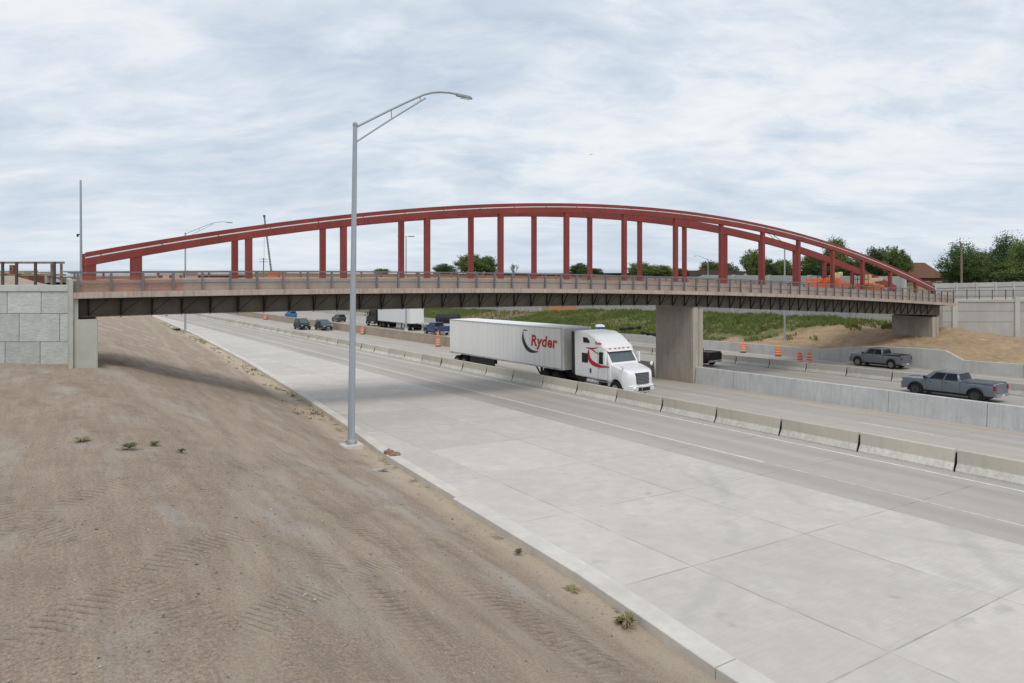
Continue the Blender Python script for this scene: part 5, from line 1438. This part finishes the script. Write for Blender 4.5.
TREES = [
 (444,264,24,220,'leaf_dark','round dark shrub like tree left of the big tree in mid arch',0,0),
 (382,268.0,16,240,'leaf_yellow','very low pale green treetop left of mid arch',0,3),
 (470,253.5,30,200,'leaf','left half of the big green tree in the middle of the arch',0,1),
 (486,257,26,205,'leaf','right half of the big green tree in the middle of the arch',0,2),
 (580,263.5,22,190,'leaf_dark','small dark tree between the two posts right of the arch crown',0,0),
 (594,267,16,195,'leaf_dark','lower dark treetop right of the small dark one',0,4),
 (640,262,28,170,'leaf','green tree left of the pair of close posts',0,1),
 (660,264,26,172,'leaf_yellow','yellow green tree between two close posts',0,3),
 (680,267,18,176,'leaf','low green tree just left of the dark roofed house',0,4),
 (708,262,22,165,'leaf','tree over the left of the dark roofed house',0,2),
 (724,260,26,162,'leaf','broad spreading tree behind the dark roof',0,4),
 (753,250,22,150,'leaf','tall tree right of the dark roofed house',0,0),
 (765,258,24,152,'leaf_dark','dark tree behind the post right of the garage',0,1),
 (785,257,18,150,'leaf','thin crowned tree behind the grass slope lamp',0,4),
 (812,252,24,145,'leaf_yellow','yellow green tree over the red barrier',0,3),
 (836,240,26,140,'leaf','tall tree behind the left boom lift',0,2),
 (826,256,30,142,'leaf_dark','dark full tree behind the left boom lift',0,1),
 (856,258,26,140,'leaf','tree between the two boom lifts',0,0),
 (876,249,26,132,'leaf_dark','dark tree over the right boom lift',0,2),
 (892,247,24,130,'leaf','pointed tree where the arch comes down',0,0),
 (901,250,20,131,'leaf','ragged treetop left of the brown roof',0,4),
 (960,243,36,112,'leaf_dark','dark tree directly right of the brown roof',1,0),
 (960,263,32,113,'leaf_dark','low dense tree under the brown roof eave',1,1),
 (972,250,40,110,'leaf','green tree behind the utility pole',1,2),
 (990,252,44,112,'leaf_dark','broad dark tree right of the utility pole',1,1),
 (1006,236,36,116,'leaf_dark','tall ragged dark tree near the right edge',1,0),
 (1026,235,34,108,'leaf','tall green tree cut by the right edge',1,2),
 (1013,262,48,108,'leaf','low full tree at the right edge above the wall',1,1),
]
for i, (x, yt, w, D, lm, lab, big, idx) in enumerate(TREES): tree(x, yt, w, D, lm, lab, bool(big), idx=idx)
def bare_tree():
    p = at(514, 268, 190); e = empty('bare_tree', (p.x,p.y,4.5), YAWR, 'grey leafless tree right of the big green tree', 'tree')
    rnd = random.Random(3); mb = MB()
    def br(q, d, L_, r, k):
        e2 = q+d*L_; mb.tube([q, e2], [r, r*.6], 5)
        if k:
            for _ in range(4):
                dd = (d+Vector((rnd.uniform(-.7,.7),rnd.uniform(-.7,.7),rnd.uniform(-.1,.6)))).normalized(); br(q.lerp(e2, rnd.uniform(.5,1)), dd, L_*.7, r*.55, k-1)
    br(Vector((0,0,-.3)), Vector((.05,0,1)).normalized(), 2.2, .14, 4)
    mb.build('trunk', plain('grey_bark', (.17,.16,.16), .9), e)
bare_tree()
# far low wood behind the left end of the freeway
def blades(name, pts, mat, hmin, hmax, label, wid=.05, per=3, lean=.35):
    rnd = random.Random(len(pts)); mb = MB()
    for (x, y, z, k) in pts:
        for _ in range(per):
            th = rnd.uniform(0, 2*PI); h = rnd.uniform(hmin, hmax)*k; d = Vector((math.cos(th), math.sin(th), 0)); l = Vector((rnd.uniform(-1,1), rnd.uniform(-1,1), 0))*lean*h
            b = Vector((x+rnd.uniform(-.12,.12), y+rnd.uniform(-.12,.12), z-.03)); w = wid*rnd.uniform(.6,1.4)
            o = len(mb.v); mb.v += [tuple(b-d*w), tuple(b+d*w), tuple(b+l*.4+d*w*.7+Vector((0,0,h*.6))), tuple(b+l+Vector((0,0,h)))]; mb.f.append((o,o+1,o+2,o+3))
    me = bpy.data.meshes.new(name); me.from_pydata(mb.v, [], mb.f); me.materials.append(mat); me.update()
    o = bpy.data.objects.new(name, me); C.objects.link(o)
    return o
def vegetation():
    rnd = random.Random(5); pts = []
    for _ in range(26000):
        a = rnd.uniform(38, 170)**1.0; n = rnd.uniform(66.4, 81.6)
        k = (n-66)*.14+(a-56)*.085 + 2.2*(fn(n*.35, a*.35, 1))
        if k < .5 or abs(a-118) < 9 and rnd.random() < .85: continue
        if fn(n*.2, a*.2, 8) < -.25 and rnd.random() < .7: continue
        pts.append((n, a, right_bank(n, a), rnd.uniform(.6, 1.3)*(1.0+.5*fn(n*.15, a*.15, 4))))
    tag(blades('grass', pts, M['grass'], .22, .5, '', .05, 4), 'green grass on the slope below the noise wall', kind='stuff')
    pts = []
    for _ in range(900):
        a = rnd.uniform(34, 150); n = nk(a)-.4-abs(rnd.gauss(0, .8)); 
        if fn(n*.5, a*.22, 2) < .02: continue
        pts.append((n, a, bank(n, a), rnd.uniform(.5,1.2)))
    tag(blades('weeds', pts, M['drygrass'], .06, .16, '', .035, 5, 1.), 'dry weeds thinly strewn along the dirt side of the kerb', kind='stuff')
    pts = [p for p in pts if rnd.random() < .22]
    tag(blades('weeds', pts, M['weed'], .06, .18, '', .04, 5, 1.), 'green weeds thinly strewn along the dirt side of the kerb', kind='stuff')
    # single weed tufts one can point at
    def tuft(n, a, r, h, cnt, label, mat='weed'):
        z = bank(n, a); mb = MB(); rr = random.Random(int(n*100+a))
        for _ in range(cnt):
            th = rr.uniform(0,6.28); L_ = rr.uniform(.4,1)*r; hh = rr.uniform(.3,1)*h; d = Vector((math.cos(th),math.sin(th),0)); s = Vector((-d.y,d.x,0))*rr.uniform(.008,.02)
            P = [Vector((0,0,-.02)), d*L_*.5+Vector((0,0,hh)), d*L_+Vector((0,0,hh*.75))]
            o = len(mb.v); mb.v += [tuple(P[0]-s),tuple(P[0]+s),tuple(P[1]+s*1.3),tuple(P[1]-s*1.3),tuple(P[2])]; mb.f += [(o,o+1,o+2,o+3),(o+3,o+2,o+4)]
        o = mb.build('weed_tuft', M[mat], None, (n,a,z+.04), norm=False); tag(o, label, 'weed', 'weed tufts on the dirt')
    tuft(1.60, 19.6, .30, .10, 90, 'broad green weed patch on the open dirt, rightmost of the row')
    tuft(.62, 20.7, .32, .07, 70, 'pale green weed patch on the open dirt, leftmost of the row', 'drygrass')
    tuft(2.2, 20.1, .22, .06, 40, 'small sparse weed between the open dirt patches and the lamp')
    tuft(2.75, 19.5, .16, .06, 30, 'smallest weed at the right of the open dirt patches')
    tuft(9.36, 10.15, .30, .22, 45, 'thin spiky grass tuft against the kerb in the lower right of the dirt', 'drygrass')
    tuft(9.33, 10.3, .20, .10, 40, 'small green weed growing through the thin spiky tuft')
    tuft(9.66, 14.4, .18, .09, 40, 'green weed against the kerb in the middle of its near run')
    tuft(9.45, 12.0, .30, .03, 50, 'mossy flat weed mat against the kerb above the spiky tuft', 'drygrass')
    # loose stones
    rnd = random.Random(9); mb = MB()
    for _ in range(15000):
        a = rnd.uniform(4, 42); a = 4+(a-4)*rnd.random()**.5; n = rnd.uniform(-6, nk(a)-.5)
        if fn(n*.4, a*.4, 7) < rnd.uniform(-.5, .2): continue
        r = rnd.choice([.006,.007,.008,.009,.010,.012,.015,.02])*(1.6 if rnd.random() < .05 else 1); z = bank(n, a)+.05*fn(n*.8,a*.8)+.018*fn(n*3,a*3,5)+.03*fn(n*1.5+a*.3, a*.25, 9)
        o = len(mb.v); c = Vector((n,a,z+r*.3))
        P = [Vector((math.cos(t),math.sin(t),0))*r*rnd.uniform(.7,1.4) for t in (0,1.26,2.5,3.77,5.0)]
        mb.v += [tuple(c+p) for p in P]+[tuple(c+Vector((rnd.uniform(-.3,.3)*r,rnd.uniform(-.3,.3)*r,r*.8)))]
        for k in range(5): mb.f.append((o+k,o+(k+1)%5,o+5))
    tag(mb.build('gravel', plain('loose_stone', (.30,.26,.22), .9, 0, .2, .8, 6.7), norm=False), 'loose small stones on the graded dirt', kind='stuff')
vegetation()

# ------------------------------------------------------------------ light, sky, camera
def world():
    w = bpy.data.worlds.new('World'); sc.world = w; w.use_nodes = True
    N = NT(w); bg = N.n['Background']
    sky = N.new('ShaderNodeTexSky', sky_type='NISHITA'); sky.sun_disc = False
    sky.sun_elevation = rad(62); sky.sun_rotation = rad(SUN_ROT); sky.air_density = 1.; sky.dust_density = 1.5; sky.ozone_density = 1.
    v = N.new('ShaderNodeTexCoord').outputs['Generated']
    sp = N.new('ShaderNodeSeparateXYZ'); N.ln(v, sp.inputs[0])
    # flat cloud deck seen in perspective
    zz = N.math('MAXIMUM', N.math('ADD', sp.outputs[2], .20), .12)
    cb = N.new('ShaderNodeCombineXYZ'); N.ln(N.math('DIVIDE', sp.outputs[0], zz), cb.inputs[0]); N.ln(N.math('DIVIDE', sp.outputs[1], zz), cb.inputs[1])
    vv = N.map(cb.outputs[0], (1,1,1), (0,0,rad(33.3)))
    wrp = N.noise(N.map(vv, (.5,.5,1), (0,0,0), (2,9,0)), .8, 4, .5)
    vw = N.new('ShaderNodeVectorMath', operation='ADD'); N.ln(vv, vw.inputs[0])
    wc = N.new('ShaderNodeCombineXYZ'); N.ln(N.mapr(wrp, 0, 1, -.6, .6), wc.inputs[0]); N.ln(N.mapr(wrp, 0, 1, .5, -.5), wc.inputs[1]); N.ln(wc.outputs[0], vw.inputs[1])
    vv = vw.outputs[0]
    n1 = N.noise(N.map(vv, (.9,1.1,1), (0,0,-.35), (3.3,1.9,0)), 1.2, 10, .6, .2)
    n2 = N.noise(N.map(vv, (1,1.7,1), (0,0,-.5), (8,2,0)), 3.4, 8, .62, .3)
    n3 = N.noise(N.map(vv, (.7,.9,1), (0,0,.5), (4.4,7.2,0)), .55, 4, .5)
    f = N.math('ADD', N.math('MULTIPLY', n1, .42), N.math('ADD', N.math('MULTIPLY', n2, .24), N.math('MULTIPLY', n3, .34)))
    cloud = N.ramp(f, [(.40,(5.2,6.15,7.35)),(.45,(6.0,6.85,7.9)),(.50,(7.0,7.65,8.45)),(.55,(8.2,8.55,8.95)),(.62,(9.2,9.3,9.45))])
    cover = N.mapr(f, .38, .52, .90, .98)
    c = N.mix(cover, sky.outputs[0], cloud)
    # the deck pales towards the skyline
    hz = N.mapr(sp.outputs[2], .0, .16, .5, 0)
    c = N.mix(hz, c, (6.5,7.4,8.3))
    gmix = N.mapr(sp.outputs[2], -.02, .0, 0, 1)
    c = N.mix(gmix, (2.2,2.2,2.2), c)
    N.ln(c, bg.inputs[0]); bg.inputs[1].default_value = .095
SUN_EL, SUN_DIR = 60, Vector((-.45, -.89, 0)).normalized()   # horizontal direction towards the sun
# Blender sky: rotation 0 puts the sun at +Y, turning clockwise seen from above
SUN_ROT = math.degrees(math.atan2(SUN_DIR.x, SUN_DIR.y)) % 360
world()
ld = bpy.data.lights.new('sun', 'SUN'); ld.energy = 1.5; ld.angle = rad(24); ld.color = (1, .93, .83)
lo = bpy.data.objects.new('sun', ld); C.objects.link(lo)
d = Vector((SUN_DIR.x*math.cos(rad(SUN_EL)), SUN_DIR.y*math.cos(rad(SUN_EL)), math.sin(rad(SUN_EL))))
lo.rotation_euler = d.to_track_quat('Z', 'Y').to_euler(); lo.location = (0,-30,60)
cd = bpy.data.cameras.new('camera'); cam = bpy.data.objects.new('camera', cd); C.objects.link(cam)
cam.location = (0,0,8); cam.rotation_euler = (PI/2, 0, YAWR)
cd.sensor_width = 36; cd.sensor_fit = 'HORIZONTAL'; cd.lens = 700/1024*36; cd.shift_y = -(341.5-268)/1024
cd.clip_start = .3; cd.clip_end = 8000
sc.camera = cam
sc.view_settings.view_transform = 'Standard'; sc.view_settings.look = 'None'; sc.view_settings.exposure = 0.11; sc.view_settings.gamma = 1
sc.render.engine = 'CYCLES'
sc.render.resolution_x = 1024; sc.render.resolution_y = 683
